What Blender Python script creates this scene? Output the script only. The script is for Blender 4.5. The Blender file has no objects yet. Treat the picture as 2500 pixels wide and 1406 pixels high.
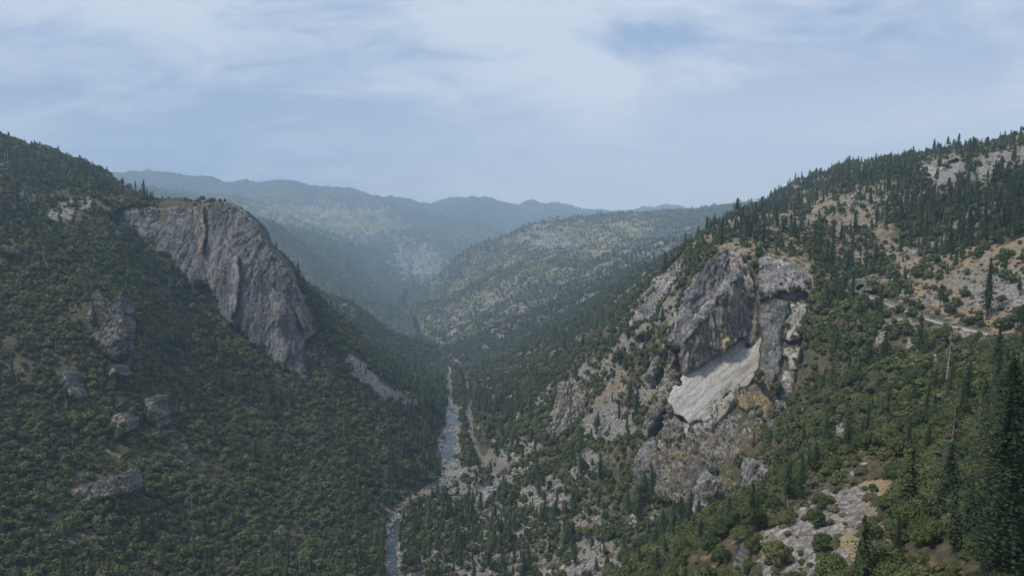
import bpy, math, os
import numpy as np
from mathutils import Vector, Matrix

rng = np.random.default_rng(7)
SC = bpy.context.scene
COL = SC.collection

# ------------------------------------------------------------------ camera
F = 1667.0                       # focal length in photo pixels (2500 wide)
PITCH = math.radians(6.3)
CP, SP = math.cos(PITCH), math.sin(PITCH)

def W(px, py, d):
    """world point seen at photo pixel (px, py), d metres ahead of the camera"""
    px = np.asarray(px, float); py = np.asarray(py, float); d = np.asarray(d, float)
    u = (px - 1250) / F; v = (703 - py) / F
    dy = CP + v * SP; dz = -SP + v * CP
    k = d / dy
    return np.stack([u * k, d + 0 * u, dz * k], -1)

def PIX(p):
    p = np.asarray(p, float)
    x, y, z = p[..., 0], p[..., 1], p[..., 2]
    dep = np.maximum(y * CP - z * SP, 1e-3)
    up = y * SP + z * CP
    return 1250 + F * x / dep, 703 - F * up / dep

# ------------------------------------------------------------------ noise
def _hash(ix, iy, iz, seed):
    h = (ix.astype(np.int64) * 374761393 + iy.astype(np.int64) * 668265263 + iz.astype(np.int64) * 2147483647 + seed * 974711) & 0xffffffff
    h = ((h ^ (h >> 13)) * 1274126177) & 0xffffffff
    h = h ^ (h >> 16)
    return (h & 0xffff).astype(np.float64) / 32767.5 - 1.0

def vnoise2(x, y, seed=0):
    ix = np.floor(x); iy = np.floor(y); fx = x - ix; fy = y - iy
    fx = fx * fx * fx * (fx * (fx * 6 - 15) + 10); fy = fy * fy * fy * (fy * (fy * 6 - 15) + 10)
    z = np.zeros_like(ix)
    a = _hash(ix, iy, z, seed); b = _hash(ix + 1, iy, z, seed)
    c = _hash(ix, iy + 1, z, seed); d = _hash(ix + 1, iy + 1, z, seed)
    return (a + (b - a) * fx) * (1 - fy) + (c + (d - c) * fx) * fy

def vnoise3(x, y, z, seed=0):
    ix = np.floor(x); iy = np.floor(y); iz = np.floor(z)
    fx = x - ix; fy = y - iy; fz = z - iz
    fx = fx * fx * (3 - 2 * fx); fy = fy * fy * (3 - 2 * fy); fz = fz * fz * (3 - 2 * fz)
    r = 0
    for dz in (0, 1):
        a = _hash(ix, iy, iz + dz, seed); b = _hash(ix + 1, iy, iz + dz, seed)
        c = _hash(ix, iy + 1, iz + dz, seed); d = _hash(ix + 1, iy + 1, iz + dz, seed)
        p = (a + (b - a) * fx) * (1 - fy) + (c + (d - c) * fx) * fy
        r = r + p * (fz if dz else 1 - fz)
    return r

def fbm2(x, y, scale, octv=4, seed=0, gain=0.5, ridged=False):
    s = 0; a = 1.0; t = 0; k = 1.0 / scale
    for o in range(octv):
        n = vnoise2(x * k + 17.3 * o, y * k - 9.1 * o, seed + o)
        if ridged: n = 1 - 2 * np.abs(n)
        s = s + a * n; t += a; a *= gain; k *= 2.03
    return s / t

def fbm3(p, scale, octv=4, seed=0, gain=0.5, ridged=False, st=(1, 1, 1)):
    s = 0; a = 1.0; t = 0; k = 1.0 / scale
    for o in range(octv):
        n = vnoise3(p[..., 0] * k / st[0] + 7.7 * o, p[..., 1] * k / st[1] - 3.1 * o, p[..., 2] * k / st[2], seed + o)
        if ridged: n = 1 - 2 * np.abs(n)
        s = s + a * n; t += a; a *= gain; k *= 2.03
    return s / t

def sstep(a, b, x):
    t = np.clip((x - a) / (b - a), 0, 1)
    return t * t * (3 - 2 * t)

def seg_dist(x, y, pts):
    """distance to a polyline in plan and the interpolated third coordinate"""
    best = np.full(x.shape, 1e18); zz = np.zeros(x.shape); tt = np.zeros(x.shape)
    acc = 0
    for a, b in zip(pts[:-1], pts[1:]):
        dx, dy = b[0] - a[0], b[1] - a[1]; L2 = dx * dx + dy * dy
        t = np.clip(((x - a[0]) * dx + (y - a[1]) * dy) / L2, 0, 1)
        d = (x - a[0] - t * dx) ** 2 + (y - a[1] - t * dy) ** 2
        m = d < best
        best = np.where(m, d, best); zz = np.where(m, a[2] + t * (b[2] - a[2]), zz)
        tt = np.where(m, acc + t * math.sqrt(L2), tt); acc += math.sqrt(L2)
    return np.sqrt(best), zz, tt

# ------------------------------------------------------------------ lie of the land
# the far canyon is stretched: distances above 1300 m grow 2.8 times as fast
def warp(y): y = np.asarray(y, float); return np.where(y > 1300, 1300 + (y - 1300) * 2.8, y)
def unwarp(y): y = np.asarray(y, float); return np.where(y > 1300, 1300 + (y - 1300) / 2.8, y)
def wp(p):
    p = np.array(p, float); k = float(warp(p[1]) / p[1]) if p[1] > 1300 else 1.0
    return tuple(p * k)
# river centre line and the two roads: (photo x, photo y, metres ahead)
RIVER_P = [(960, 1420, 628), (957, 1345, 700), (965, 1285, 765), (985, 1235, 825), (1050, 1200, 872), (1112, 1165, 925),
           (1092, 1110, 1025), (1100, 1050, 1155), (1108, 1010, 1265), (1098, 980, 1370), (1097, 940, 1520),
           (1097, 905, 1680), (1075, 870, 1860), (1030, 830, 2180), (975, 790, 2700)]
RIVER = [tuple(W(*p)) for p in RIVER_P]
RIVER = [(-95, 250, -338), (-120, 450, -345)] + RIVER + [(-430, 3050, -440), (-150, 3500, -450), (500, 3900, -460)]
RIVER = [wp(p) for p in RIVER]
ROADV = [wp(W(*p)) for p in [(1078, 1248, 800), (1120, 1225, 830), (1165, 1203, 858), (1200, 1190, 885), (1222, 1180, 905), (1215, 1175, 925),
                                (1196, 1165, 945), (1178, 1130, 1005), (1163, 1100, 1065), (1152, 1060, 1150), (1144, 1020, 1260), (1147, 985, 1370), (1140, 940, 1530), (1120, 905, 1690)]]
ROADH = [tuple(W(*p)) for p in [(2520, 838, 440), (2415, 814, 478), (2330, 795, 512), (2270, 778, 545), (2200, 752, 592), (2150, 731, 632), (2108, 714, 668), (2096, 706, 700)]]

CTRL = []
def C(*rows):
    for r in rows: CTRL.append(wp(W(*r)))
def CW(*rows):
    for r in rows: CTRL.append(wp(r))

for r in RIVER: CTRL.append(r)
for x, y, z in RIVER[2:]: CTRL += [(x + 22, y, z + 3), (x - 22, y, z + 3)]
# left wall of the canyon
C((0, 1400, 450), (0, 1200, 545), (0, 1000, 655), (0, 850, 740), (0, 700, 850), (0, 600, 950), (0, 500, 1090), (0, 430, 1230), (0, 335, 1420),
  (100, 368, 1440), (200, 412, 1460), (300, 467, 1350), (350, 478, 1260), (150, 440, 1250), (250, 470, 1240), (150, 470, 1190),
  (300, 1400, 520), (300, 1200, 615), (300, 1000, 720), (290, 900, 770), (150, 1000, 690), (150, 800, 790), (250, 700, 830), (150, 640, 900), (60, 560, 1000),
  (500, 1400, 565), (500, 1300, 625), (500, 1150, 715), (500, 1000, 820), (500, 900, 900), (400, 800, 950), (400, 900, 850), (350, 700, 1000), (300, 620, 1060), (200, 560, 1080),
  (700, 1400, 590), (700, 1250, 700), (700, 1100, 830), (700, 980, 945), (850, 1350, 650), (850, 1200, 780), (850, 1080, 910), (900, 980, 1060),
  (1000, 1150, 885), (1000, 1060, 1020), (1000, 1010, 1110))
# foot, lip and back of the big left cliff
C((300, 560, 1130), (380, 625, 1110), (450, 700, 1075), (520, 765, 1040), (600, 835, 1005), (670, 885, 985), (735, 932, 965),
  (800, 940, 985), (790, 860, 1060), (775, 800, 1130), (840, 870, 1110), (930, 925, 1130), (1030, 985, 1165), (900, 860, 1400))
C((200, 490, 1185), (285, 492, 1190), (350, 492, 1180), (430, 496, 1175), (510, 490, 1175), (560, 500, 1170), (600, 540, 1165), (640, 590, 1160), (680, 650, 1160), (715, 705, 1160), (745, 770, 1150))
CW((-700, 1350, -20), (-600, 1400, -60), (-500, 1450, -120), (-420, 1400, -190), (-640, 1700, -120))
# spur behind the cliff, then the far left wall of the gorge
C((730, 690, 1750), (800, 712, 1720), (870, 742, 1720), (930, 792, 1780), (975, 845, 1850), (850, 800, 1580), (950, 880, 1600), (1030, 920, 1560),
  (760, 640, 2500), (850, 690, 2350), (920, 740, 2400), (950, 770, 2550))
C((230, 440, 3600), (420, 500, 3100), (600, 520, 2700), (700, 560, 2600), (700, 500, 4200), (800, 580, 3200), (900, 560, 4400), (880, 660, 2900), (960, 720, 3000),
  (1000, 620, 4300), (1050, 590, 5000), (1100, 560, 5800), (1060, 680, 4000), (1250, 540, 6500), (950, 520, 5600), (1040, 640, 4300))
CW((-1500, 2400, -60), (-1000, 2000, -160), (-1900, 2600, 60), (-1800, 2000, 60), (-1700, 1500, 150), (-1400, 1700, 60), (-1300, 1100, 120), (-1100, 700, 40), (-700, 300, -100), (-500, 0, -150), (-1500, 0, 100), (-2600, 1500, 250))
# middle spur on the right of the gorge
C((1040, 765, 2600), (1075, 690, 2750), (1105, 640, 2850), (1135, 602, 2950), (1200, 585, 3050), (1270, 567, 3150), (1400, 549, 3300), (1530, 541, 3500), (1600, 540, 3600), (1700, 536, 3700), (1760, 546, 3700), (1850, 540, 3900),
  (1100, 740, 2300), (1200, 680, 2350), (1300, 640, 2500), (1450, 600, 2600), (1600, 570, 2700), (1120, 850, 1800), (1200, 800, 1850), (1300, 740, 1950), (1450, 680, 2000), (1600, 600, 2050),
  (1200, 900, 1450), (1300, 850, 1480), (1400, 780, 1600), (1500, 700, 1650), (1600, 650, 1650), (1180, 985, 1290), (1250, 960, 1280), (1350, 900, 1250), (1450, 830, 1270), (1540, 760, 1280), (1640, 660, 1350), (1700, 590, 1500))
CW((300, 3900, -120), (900, 4300, -60), (-150, 3150, -330), (1400, 4200, -30), (2400, 4500, 0), (600, 4600, -260), (1500, 5200, -200))
# right wall: ravine side, ridge, skyline
C((1200, 1100, 1010), (1250, 1040, 1080), (1300, 1130, 870), (1300, 1220, 760), (1300, 1320, 660), (1300, 1406, 600), (1150, 1300, 730), (1100, 1400, 640), (1120, 1350, 680), (1050, 1300, 735),
  (1400, 1080, 880), (1450, 1040, 880), (1400, 1000, 960), (1330, 1000, 1040), (1450, 950, 930), (1500, 900, 960), (1400, 880, 1130), (1550, 950, 800), (1600, 850, 830), (1560, 780, 920), (1500, 1050, 790), (1450, 1130, 760), (1560, 1150, 690),
  (1500, 1220, 640), (1500, 1320, 560), (1480, 1400, 520), (1650, 1250, 580), (1600, 1330, 520), (1600, 1000, 720), (1650, 1180, 600), (1750, 1290, 500))
C((1690, 600, 1010), (1760, 600, 850), (1830, 590, 850), (1880, 600, 810), (1960, 620, 760), (1980, 700, 700), (1960, 780, 650), (1950, 850, 615), (1940, 930, 575), (1930, 1010, 545), (1900, 1100, 510), (1830, 1200, 480),
  (1740, 560, 1080), (1800, 560, 980), (1850, 540, 1120), (1800, 517, 1500), (1870, 487, 1500), (1960, 450, 1500), (2050, 408, 1500), (2170, 400, 1400), (2300, 382, 1300), (2400, 371, 1250), (2500, 368, 1200), (2600, 366, 1200),
  (1950, 520, 1150), (2050, 470, 1200), (2200, 430, 1150), (2350, 400, 1050), (2480, 390, 950), (2050, 560, 900), (2200, 530, 920), (2200, 600, 800), (2350, 500, 850), (2480, 480, 760), (2400, 600, 660), (2500, 600, 600), (2300, 660, 640), (2200, 680, 680), (2060, 650, 780),
  (2450, 700, 540), (2350, 730, 560), (2500, 760, 490))
for i, (x, y, z) in enumerate(ROADH): CW((x - 5, y, z), (x + 9, y, z), (x - 16, y - 2, z - 9))
C((2060, 760, 640), (2100, 800, 590), (2000, 850, 570), (2000, 950, 500), (2200, 850, 500), (2100, 900, 500), (2300, 870, 430), (2400, 860, 410), (2500, 900, 330),
  (2000, 1040, 440), (2100, 1000, 420), (2200, 960, 400), (2300, 950, 360), (2400, 950, 300), (2250, 1050, 300), (2100, 1080, 330), (2400, 1080, 200), (2500, 1100, 160), (2500, 1250, 130), (2350, 1180, 180), (2300, 1300, 155), (2500, 1406, 110))
# near rocky rib bottom right
C((2150, 1150, 240), (2140, 1200, 222), (2050, 1200, 235), (2000, 1140, 290), (1900, 1220, 260), (1960, 1300, 212), (1850, 1300, 225), (1750, 1330, 245), (1700, 1350, 250), (1640, 1400, 245), (2000, 1400, 172), (2150, 1300, 190), (2150, 1400, 160), (1800, 1400, 205))
CW((110, 380, -180), (85, 430, -225), (40, 420, -270), (0, 520, -320), (30, 300, -230), (20, 200, -200), (-40, 120, -260), (60, 90, -90), (200, 60, -20), (100, 0, -60), (0, 0, -150), (-300, 200, -230),
   (420, 300, 10), (600, 100, 120), (700, 500, 60), (1100, 900, 140), (900, 1200, 170), (1500, 800, 230), (1300, 1500, 160), (1000, 1800, 60), (800, 1600, -10), (1400, 2200, 60), (2200, 1500, 260), (2500, 3000, 150), (700, 2000, -80), (1500, -300, 250), (-100, -300, -180))
# behind the skyline on the left
CW((-1500, 1900, 60), (-1250, 1750, 60), (-1050, 1750, 0))
# far country
CTRL += [(-4000, 6500, 250), (5500, 7500, 50), (4000, 14000, -150), (-3000, 19500, 150), (0, 20500, -250), (6000, 19500, -300), (12000, 11000, 0), (-12000, 9000, 300), (-14000, 14000, 100)]
CTRL = np.array(CTRL)

def fit_rbf(P):
    n = len(P)
    s = 0.001
    D = np.sqrt((P[:, None, 0] - P[None, :, 0]) ** 2 + (P[:, None, 1] - P[None, :, 1]) ** 2 + 9.0) * s
    A = np.zeros((n + 3, n + 3))
    A[:n, :n] = -D; A[np.arange(n), np.arange(n)] -= 0.0
    Q = np.c_[np.ones(n), P[:, :2] * s]
    A[:n, n:] = Q; A[n:, :n] = Q.T
    A[:n, :n] += np.eye(n) * 0.004
    return np.linalg.solve(A, np.r_[P[:, 2], 0, 0, 0])
WT = fit_rbf(CTRL)

def base_h(x, y):
    sh = x.shape; x = x.ravel(); y = y.ravel(); out = np.empty(x.shape); s = 0.001; n = len(CTRL)
    for i in range(0, len(x), 40000):
        X = x[i:i + 40000]; Y = y[i:i + 40000]
        D = np.sqrt((X[:, None] - CTRL[None, :, 0]) ** 2 + (Y[:, None] - CTRL[None, :, 1]) ** 2 + 9.0) * s
        out[i:i + 40000] = -D @ WT[:n] + WT[n] + WT[n + 1] * X * s + WT[n + 2] * Y * s
    return out.reshape(sh)

def crest(rows, k=1.0):
    return [wp(W(r[0], r[1] + 3, min(r[2] * k, 7300))) for r in rows]
# far ridges: crest line, fall per metre, spur size
RIDGES = [
    (crest([(-400, 370, 4600), (-100, 390, 4600), (100, 405, 4700), (230, 413, 4800), (300, 416, 4900), (370, 415, 5000), (430, 424, 5000), (500, 431, 5100), (570, 434, 5200), (650, 438, 5300), (720, 437, 5400), (760, 443, 5500), (810, 449, 5500),
            (860, 453, 5600), (900, 463, 5700), (950, 478, 5800), (1000, 484, 5900), (1050, 491, 6000)]), 0.30, 90, 11),
    (crest([(1010, 500, 6100), (1050, 492, 6200), (1080, 484, 6200), (1120, 478, 6200), (1150, 474, 6200), (1180, 479, 6250), (1230, 485, 6300), (1262, 493, 6300), (1290, 487, 6300), (1320, 495, 6400),
            (1360, 490, 6400), (1400, 499, 6500), (1450, 509, 6500), (1500, 511, 6600), (1600, 520, 6800)]), 0.27, 80, 23),
    (crest([(1400, 522, 9000), (1500, 513, 9000), (1560, 506, 9000), (1600, 500, 9000), (1630, 497, 9000), (1665, 501, 9100), (1700, 506, 9200), (1740, 512, 9300), (1790, 516, 9400), (1900, 520, 9600), (2300, 512, 9800), (2800, 520, 9800)]), 0.2, 90, 37),
    (crest([(700, 545, 4100), (800, 520, 4500), (900, 512, 4800), (1000, 515, 5100), (1100, 522, 5200), (1200, 518, 5400), (1300, 530, 5400)], 1.1), 0.33, 60, 51),
    (crest([(430, 470, 3700), (560, 484, 3500), (680, 520, 3300), (800, 570, 3150), (880, 640, 2950), (930, 700, 2800)], 1.1), 0.42, 45, 61),
    (crest([(1400, 556, 4300), (1560, 540, 4400), (1640, 532, 4500), (1700, 529, 4500), (1760, 534, 4600), (1840, 536, 4600)], 1.05), 0.22, 30, 71),
]

def river_hw(y): return np.interp(y, [0, 850, 900, 1000, 1300, 1450, 3000], [7.5, 8, 15, 15, 15, 10, 8])

def height(x, y):
    h = base_h(x, y)
    r = np.hypot(x, y)
    for pts, fall, spur, sd in RIDGES:
        d, zc, t = seg_dist(x, y, pts)
        w = np.clip(d / 1100, 0, 1) ** 1.5
        sp = (fbm2(x, y, 1500, 3, sd, 0.5, True) - .6) * spur * 2.6 * w + (fbm2(x, y, 420, 3, sd + 5, 0.5, True) - .4) * spur * 0.9 * w
        k = zc - 0.8 * fall * np.power(d, 0.97) + sp + fbm2(x, y, 120, 2, sd + 8) * 6
        q = 30.0
        hh = np.clip(0.5 + 0.5 * (h - k) / q, 0, 1)       # smooth maximum
        h = k * (1 - hh) + h * hh + q * hh * (1 - hh) * 0.5
    ds, dz, _ = seg_dist(x, y, RIVER)
    a = sstep(100, 1500, r)
    riv = sstep(15, 120, ds)
    dh, hz, _ = seg_dist(x, y, ROADH)
    rh = sstep(10, 60, dh)
    m = riv * rh
    n = (fbm2(x, y, 210, 4, 101, 0.5, True) - 0.35) * 20 * (0.15 + 0.85 * a) + fbm2(x, y, 55, 4, 131, 0.5) * 8 * (0.35 + 0.65 * a) + fbm2(x, y, 11, 3, 151) * 1.3
    n2 = sstep(9000, 12500, r) * ((fbm2(x, y, 800, 4, 171, 0.55, True) - .2) * 70)
    nr = 1 - sstep(330, 620, r)
    n = n + nr * (fbm2(x * 0.55 + y * .2, y * 1.3, 7, 4, 211, 0.55, True) * 1.5 + fbm2(x, y, 19, 3, 221, 0.5, True) * 1.6)
    n = n + sstep(1800, 3200, r) * ((fbm2(x + y * .2, y * .6, 520, 4, 231, 0.52, True) - .35) * 60)
    h = h + n * m + n2 * riv
    # river bed: gently dished channel
    hw = river_hw(y)
    w = 1 - sstep(hw, hw + 20, ds)
    h = h * (1 - w) + (dz - 1.0 + np.clip(ds / hw, 0, 3) ** 2 * 1.3 + fbm2(x, y, 9, 3, 191) * 0.9) * w
    # road benches
    w = 1 - sstep(5.5, 12, dh); h = h * (1 - w) + (hz - 0.25) * w
    dv, vz, _ = seg_dist(x, y, ROADV)
    w = 1 - sstep(5.0, 16, dv); h = h * (1 - w) + (vz - 0.25) * w
    return h

# ------------------------------------------------------------------ terrain grid (finer where it is seen close)
NA = 1150
am = np.tan(np.linspace(math.atan(-0.86), math.atan(0.86), NA))
az_t = np.r_[np.tan(np.radians(np.linspace(-66, -41.2, 26))), am, np.tan(np.radians(np.linspace(41.2, 66, 26)))]
rr = [34.0]
while rr[-1] < 20200:
    r0 = rr[-1]
    st = 0.0042 if r0 < 1300 else (0.0055 if r0 < 3000 else 0.0085)
    rr.append(r0 * (1 + st))
rr = np.array(rr)
NR = len(rr)
AZ = np.arctan(az_t)
GX = np.sin(AZ)[None, :] * rr[:, None]
GY = np.cos(AZ)[None, :] * rr[:, None]
GH = height(GX, GY)
print('terrain', GX.shape)
EL = GH / rr[:, None]
HOR = np.maximum.accumulate(EL, 0)               # running horizon as seen from the camera

def grid_ij(x, y):
    r = np.hypot(x, y); a = np.arctan2(x, y)
    fi = np.interp(r, rr, np.arange(NR)); fj = np.interp(a, AZ, np.arange(len(AZ)))
    return fi, fj
def samp(G, x, y):
    fi, fj = grid_ij(x, y)
    i = np.clip(fi.astype(int), 0, NR - 2); j = np.clip(fj.astype(int), 0, len(AZ) - 2)
    u = fi - i; v = fj - j
    return (G[i, j] * (1 - u) * (1 - v) + G[i + 1, j] * u * (1 - v) + G[i, j + 1] * (1 - u) * v + G[i + 1, j + 1] * u * v)

def new_mesh(name, verts, quads=None, tris=None, smooth=True, mats=None, midx=None):
    me = bpy.data.meshes.new(name)
    verts = np.asarray(verts, np.float32)
    me.vertices.add(len(verts)); me.vertices.foreach_set('co', verts.ravel())
    loops = []; starts = []; n = 0
    if quads is not None and len(quads):
        q = np.asarray(quads, np.int32); loops.append(q.ravel()); starts.append(np.arange(len(q)) * 4); n = len(q) * 4
    if tris is not None and len(tris):
        t = np.asarray(tris, np.int32); loops.append(t.ravel()); starts.append(n + np.arange(len(t)) * 3)
    loops = np.concatenate(loops); starts = np.concatenate(starts).astype(np.int32)
    me.loops.add(len(loops)); me.loops.foreach_set('vertex_index', loops)
    me.polygons.add(len(starts)); me.polygons.foreach_set('loop_start', starts)
    if midx is not None: me.polygons.foreach_set('material_index', np.asarray(midx, np.int32))
    me.update(calc_edges=True)
    if smooth: me.shade_smooth()
    for m in (mats or []): me.materials.append(m)
    return me

def link(name, me, parent=None, loc=None, **props):
    o = bpy.data.objects.new(name, me); COL.objects.link(o)
    if parent: o.parent = parent
    if loc is not None: o.location = loc
    for k, v in props.items(): o[k] = v
    return o

def grid_quads(n, m):
    i = np.arange(n * m).reshape(n, m)
    return np.stack([i[:-1, :-1], i[:-1, 1:], i[1:, 1:], i[1:, :-1]], -1).reshape(-1, 4)

cam_d = bpy.data.cameras.new('camera'); cam = bpy.data.objects.new('camera', cam_d); COL.objects.link(cam)
cam_d.sensor_width = 36; cam_d.lens = 36 * F / 2500; cam_d.clip_start = 1; cam_d.clip_end = 60000
cam.location = (0, 0, 0); cam.rotation_euler = (math.radians(90) - PITCH, 0, 0)
SC.camera = cam
# ------------------------------------------------------------------ materials
def mat(name):
    m = bpy.data.materials.new(name); m.use_nodes = True
    nt = m.node_tree; b = nt.nodes['Principled BSDF']
    b.inputs['Specular IOR Level'].default_value = 0.2
    b.inputs['Roughness'].default_value = 0.85
    return m, nt, b
def N(nt, typ, ins=None, **kw):
    n = nt.nodes.new('ShaderNode' + typ)
    for k, v in kw.items(): setattr(n, k, v)
    for k, v in (ins or {}).items():
        if hasattr(v, 'links') or isinstance(v, bpy.types.NodeSocket): nt.links.new(v, n.inputs[k])
        else: n.inputs[k].default_value = v
    return n
def noise(nt, vec, scale, detail=4, rough=0.55, dist=0.0):
    return N(nt, 'TexNoise', {'Vector': vec, 'Scale': scale, 'Detail': detail, 'Roughness': rough, 'Distortion': dist}).outputs[0]
def mapr(nt, v, a, b, c=0.0, d=1.0):
    return N(nt, 'MapRange', {0: v, 1: a, 2: b, 3: c, 4: d}, interpolation_type='SMOOTHSTEP').outputs[0]
def mix(nt, f, a, b, mode='MIX'):
    n = nt.nodes.new('ShaderNodeMix'); n.data_type = 'RGBA'; n.blend_type = mode
    for k, v in ((0, f), (6, a), (7, b)):
        if isinstance(v, bpy.types.NodeSocket): nt.links.new(v, n.inputs[k])
        elif k == 0: n.inputs[0].default_value = v
        else: n.inputs[k].default_value = (*v, 1) if len(v) == 3 else v
    return n.outputs[2]
def math_(nt, op, a, b=0.0, clamp=False):
    n = N(nt, 'Math', {0: a, 1: b}, operation=op); n.use_clamp = clamp
    return n.outputs[0]
def pos(nt): return N(nt, 'NewGeometry').outputs['Position']
def scaled(nt, v, s, rot=(0, 0, 0)):
    return N(nt, 'Mapping', {'Vector': v, 'Scale': s, 'Rotation': rot}).outputs[0]

def dots(nt, p, axis, st):
    a = Vector(axis).normalized(); b = a.cross(Vector((0, 0, 1)) if abs(a.z) < .9 else Vector((1, 0, 0))).normalized(); c = a.cross(b)
    d = [N(nt, 'VectorMath', {0: p, 1: tuple(k)}, operation='DOT_PRODUCT').outputs['Value'] for k in (b, c, a)]
    return N(nt, 'CombineXYZ', {0: d[0], 1: d[1], 2: math_(nt, 'MULTIPLY', d[2], st)}).outputs[0]
def granite(name, base=(0.20, 0.195, 0.20), light=(0.34, 0.33, 0.32), streak=(0.07, 0.07, 0.085), warm=(0.36, 0.26, 0.15), warm_amt=0.25, streak_amt=0.6, rot=(0, 0, 0), lichen=0.3, bump=1.0, veg=0.0, st=0.16, crack=0.6, f0=0.055, tone=1.0, axis=(0, 0, 1), grain=1.0):
    base, light, streak, warm = [tuple(x * tone for x in q) for q in (base, light, streak, warm)]
    m, nt, b = mat(name)
    p = pos(nt)
    sv = dots(nt, mixv(nt, p, 1.2), axis, st)
    a = noise(nt, p, 0.02, 6, 0.6)
    c = mix(nt, mapr(nt, a, 0.38, 0.64), base, light)
    f1 = noise(nt, sv, f0, 7, 0.66, 0.25)
    c = mix(nt, math_(nt, 'MULTIPLY', mapr(nt, f1, 0.47, 0.58), streak_amt), c, streak)
    f2 = noise(nt, scaled(nt, sv, (1, 1, 1)), f0 * 0.75, 5, 0.6, 0.4)
    f4 = noise(nt, sv, f0 * 5, 6, 0.7)
    f2b = noise(nt, sv, 0.35, 3, 0.6)
    c = mix(nt, math_(nt, 'MULTIPLY', math_(nt, 'MULTIPLY', mapr(nt, f2, 0.53, 0.68), mapr(nt, f2b, 0.3, 0.6)), warm_amt * 2.2, True), c, warm)
    f3 = noise(nt, p, 0.5, 6, 0.7)
    c = mix(nt, 0.75 * grain, c, mix(nt, mapr(nt, f3, 0.3, 0.72), (0.45, 0.45, 0.47), (1.5, 1.48, 1.45)), 'MULTIPLY')
    c = mix(nt, 1.0, c, mix(nt, mapr(nt, f4, 0.36, 0.62), (1 - 0.5 * grain, 1 - 0.5 * grain, 1 - 0.48 * grain), (1 + 0.45 * grain, 1 + 0.45 * grain, 1 + 0.42 * grain)), 'MULTIPLY')
    # narrow cracks
    vo = N(nt, 'TexVoronoi', {'Vector': scaled(nt, mixv(nt, p, 3.0), (1, 1, 0.4), rot), 'Scale': 0.07}, feature='DISTANCE_TO_EDGE').outputs[0]
    ck = mapr(nt, vo, 0.0, 0.035, 1.0, 0.0)
    ck = math_(nt, 'MULTIPLY', ck, mapr(nt, a, 0.35, 0.55))
    c = mix(nt, math_(nt, 'MULTIPLY', ck, crack), c, (0.04, 0.04, 0.04))
    if lichen:
        g = noise(nt, p, 0.11, 5, 0.65)
        c = mix(nt, math_(nt, 'MULTIPLY', mapr(nt, g, 0.55, 0.66), lichen), c, (0.09, 0.10, 0.045))
    if veg:
        g = noise(nt, p, 0.16, 5, 0.65)
        c = mix(nt, math_(nt, 'MULTIPLY', mapr(nt, g, 0.50, 0.60), veg), c, (0.23, 0.18, 0.08))
    nt.links.new(c, b.inputs['Base Color'])
    bh = math_(nt, 'ADD', math_(nt, 'MULTIPLY', f1, 0.8), math_(nt, 'ADD', f3, math_(nt, 'MULTIPLY', ck, -crack)))
    bm = N(nt, 'Bump', {'Height': bh, 'Distance': 1.6 * bump, 'Strength': 0.9})
    nt.links.new(bm.outputs[0], b.inputs['Normal'])
    return m
def mixv(nt, p, amt):
    n = N(nt, 'TexNoise', {'Vector': p, 'Scale': 0.08, 'Detail': 3.0})
    s = N(nt, 'VectorMath', {0: n.outputs['Color'], 1: (0.5, 0.5, 0.5)}, operation='SUBTRACT')
    s2 = N(nt, 'VectorMath', {0: s.outputs[0], 'Scale': amt * 4}, operation='SCALE')
    return N(nt, 'VectorMath', {0: p, 1: s2.outputs[0]}, operation='ADD').outputs[0]

M = {}
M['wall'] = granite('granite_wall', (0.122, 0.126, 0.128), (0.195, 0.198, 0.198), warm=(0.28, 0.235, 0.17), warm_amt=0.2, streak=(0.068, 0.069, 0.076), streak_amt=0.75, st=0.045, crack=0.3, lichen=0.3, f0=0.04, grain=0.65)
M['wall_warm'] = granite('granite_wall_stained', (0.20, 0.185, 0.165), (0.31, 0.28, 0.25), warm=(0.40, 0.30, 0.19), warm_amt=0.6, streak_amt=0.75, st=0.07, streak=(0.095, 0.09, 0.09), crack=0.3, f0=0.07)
M['slab'] = granite('granite_slab', (0.31, 0.302, 0.288), (0.41, 0.40, 0.38), streak=(0.225, 0.212, 0.195), warm_amt=0.15, streak_amt=0.5, axis=(99, 60, 63), lichen=0.06, bump=0.3, st=0.10, crack=0.25, f0=0.045, grain=0.55)
M['rough'] = granite('granite_broken', (0.20, 0.19, 0.18), (0.36, 0.34, 0.315), warm_amt=0.35, streak_amt=0.7, lichen=0.5, veg=0.6, bump=1.8, st=0.35, crack=0.6, f0=0.09)
M['grey'] = granite('granite_grey', (0.22, 0.215, 0.21), (0.36, 0.35, 0.34), warm_amt=0.2, streak_amt=0.7, lichen=0.35, st=0.2, crack=0.4, f0=0.08)
M['dull'] = granite('lichened_granite', (0.105, 0.102, 0.098), (0.19, 0.185, 0.178), warm_amt=0.25, streak_amt=0.7, lichen=0.7, st=0.15, crack=0.4, f0=0.09)
M['talus'] = granite('boulder_granite', (0.22, 0.215, 0.21), (0.42, 0.41, 0.39), warm_amt=0.12, streak_amt=0.3, lichen=0.15, st=1.0)
M['orange'] = granite('granite_orange_stain', (0.19, 0.155, 0.13), (0.25, 0.205, 0.17), warm=(0.27, 0.19, 0.13), warm_amt=0.4, streak_amt=0.75, st=0.08)

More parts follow.
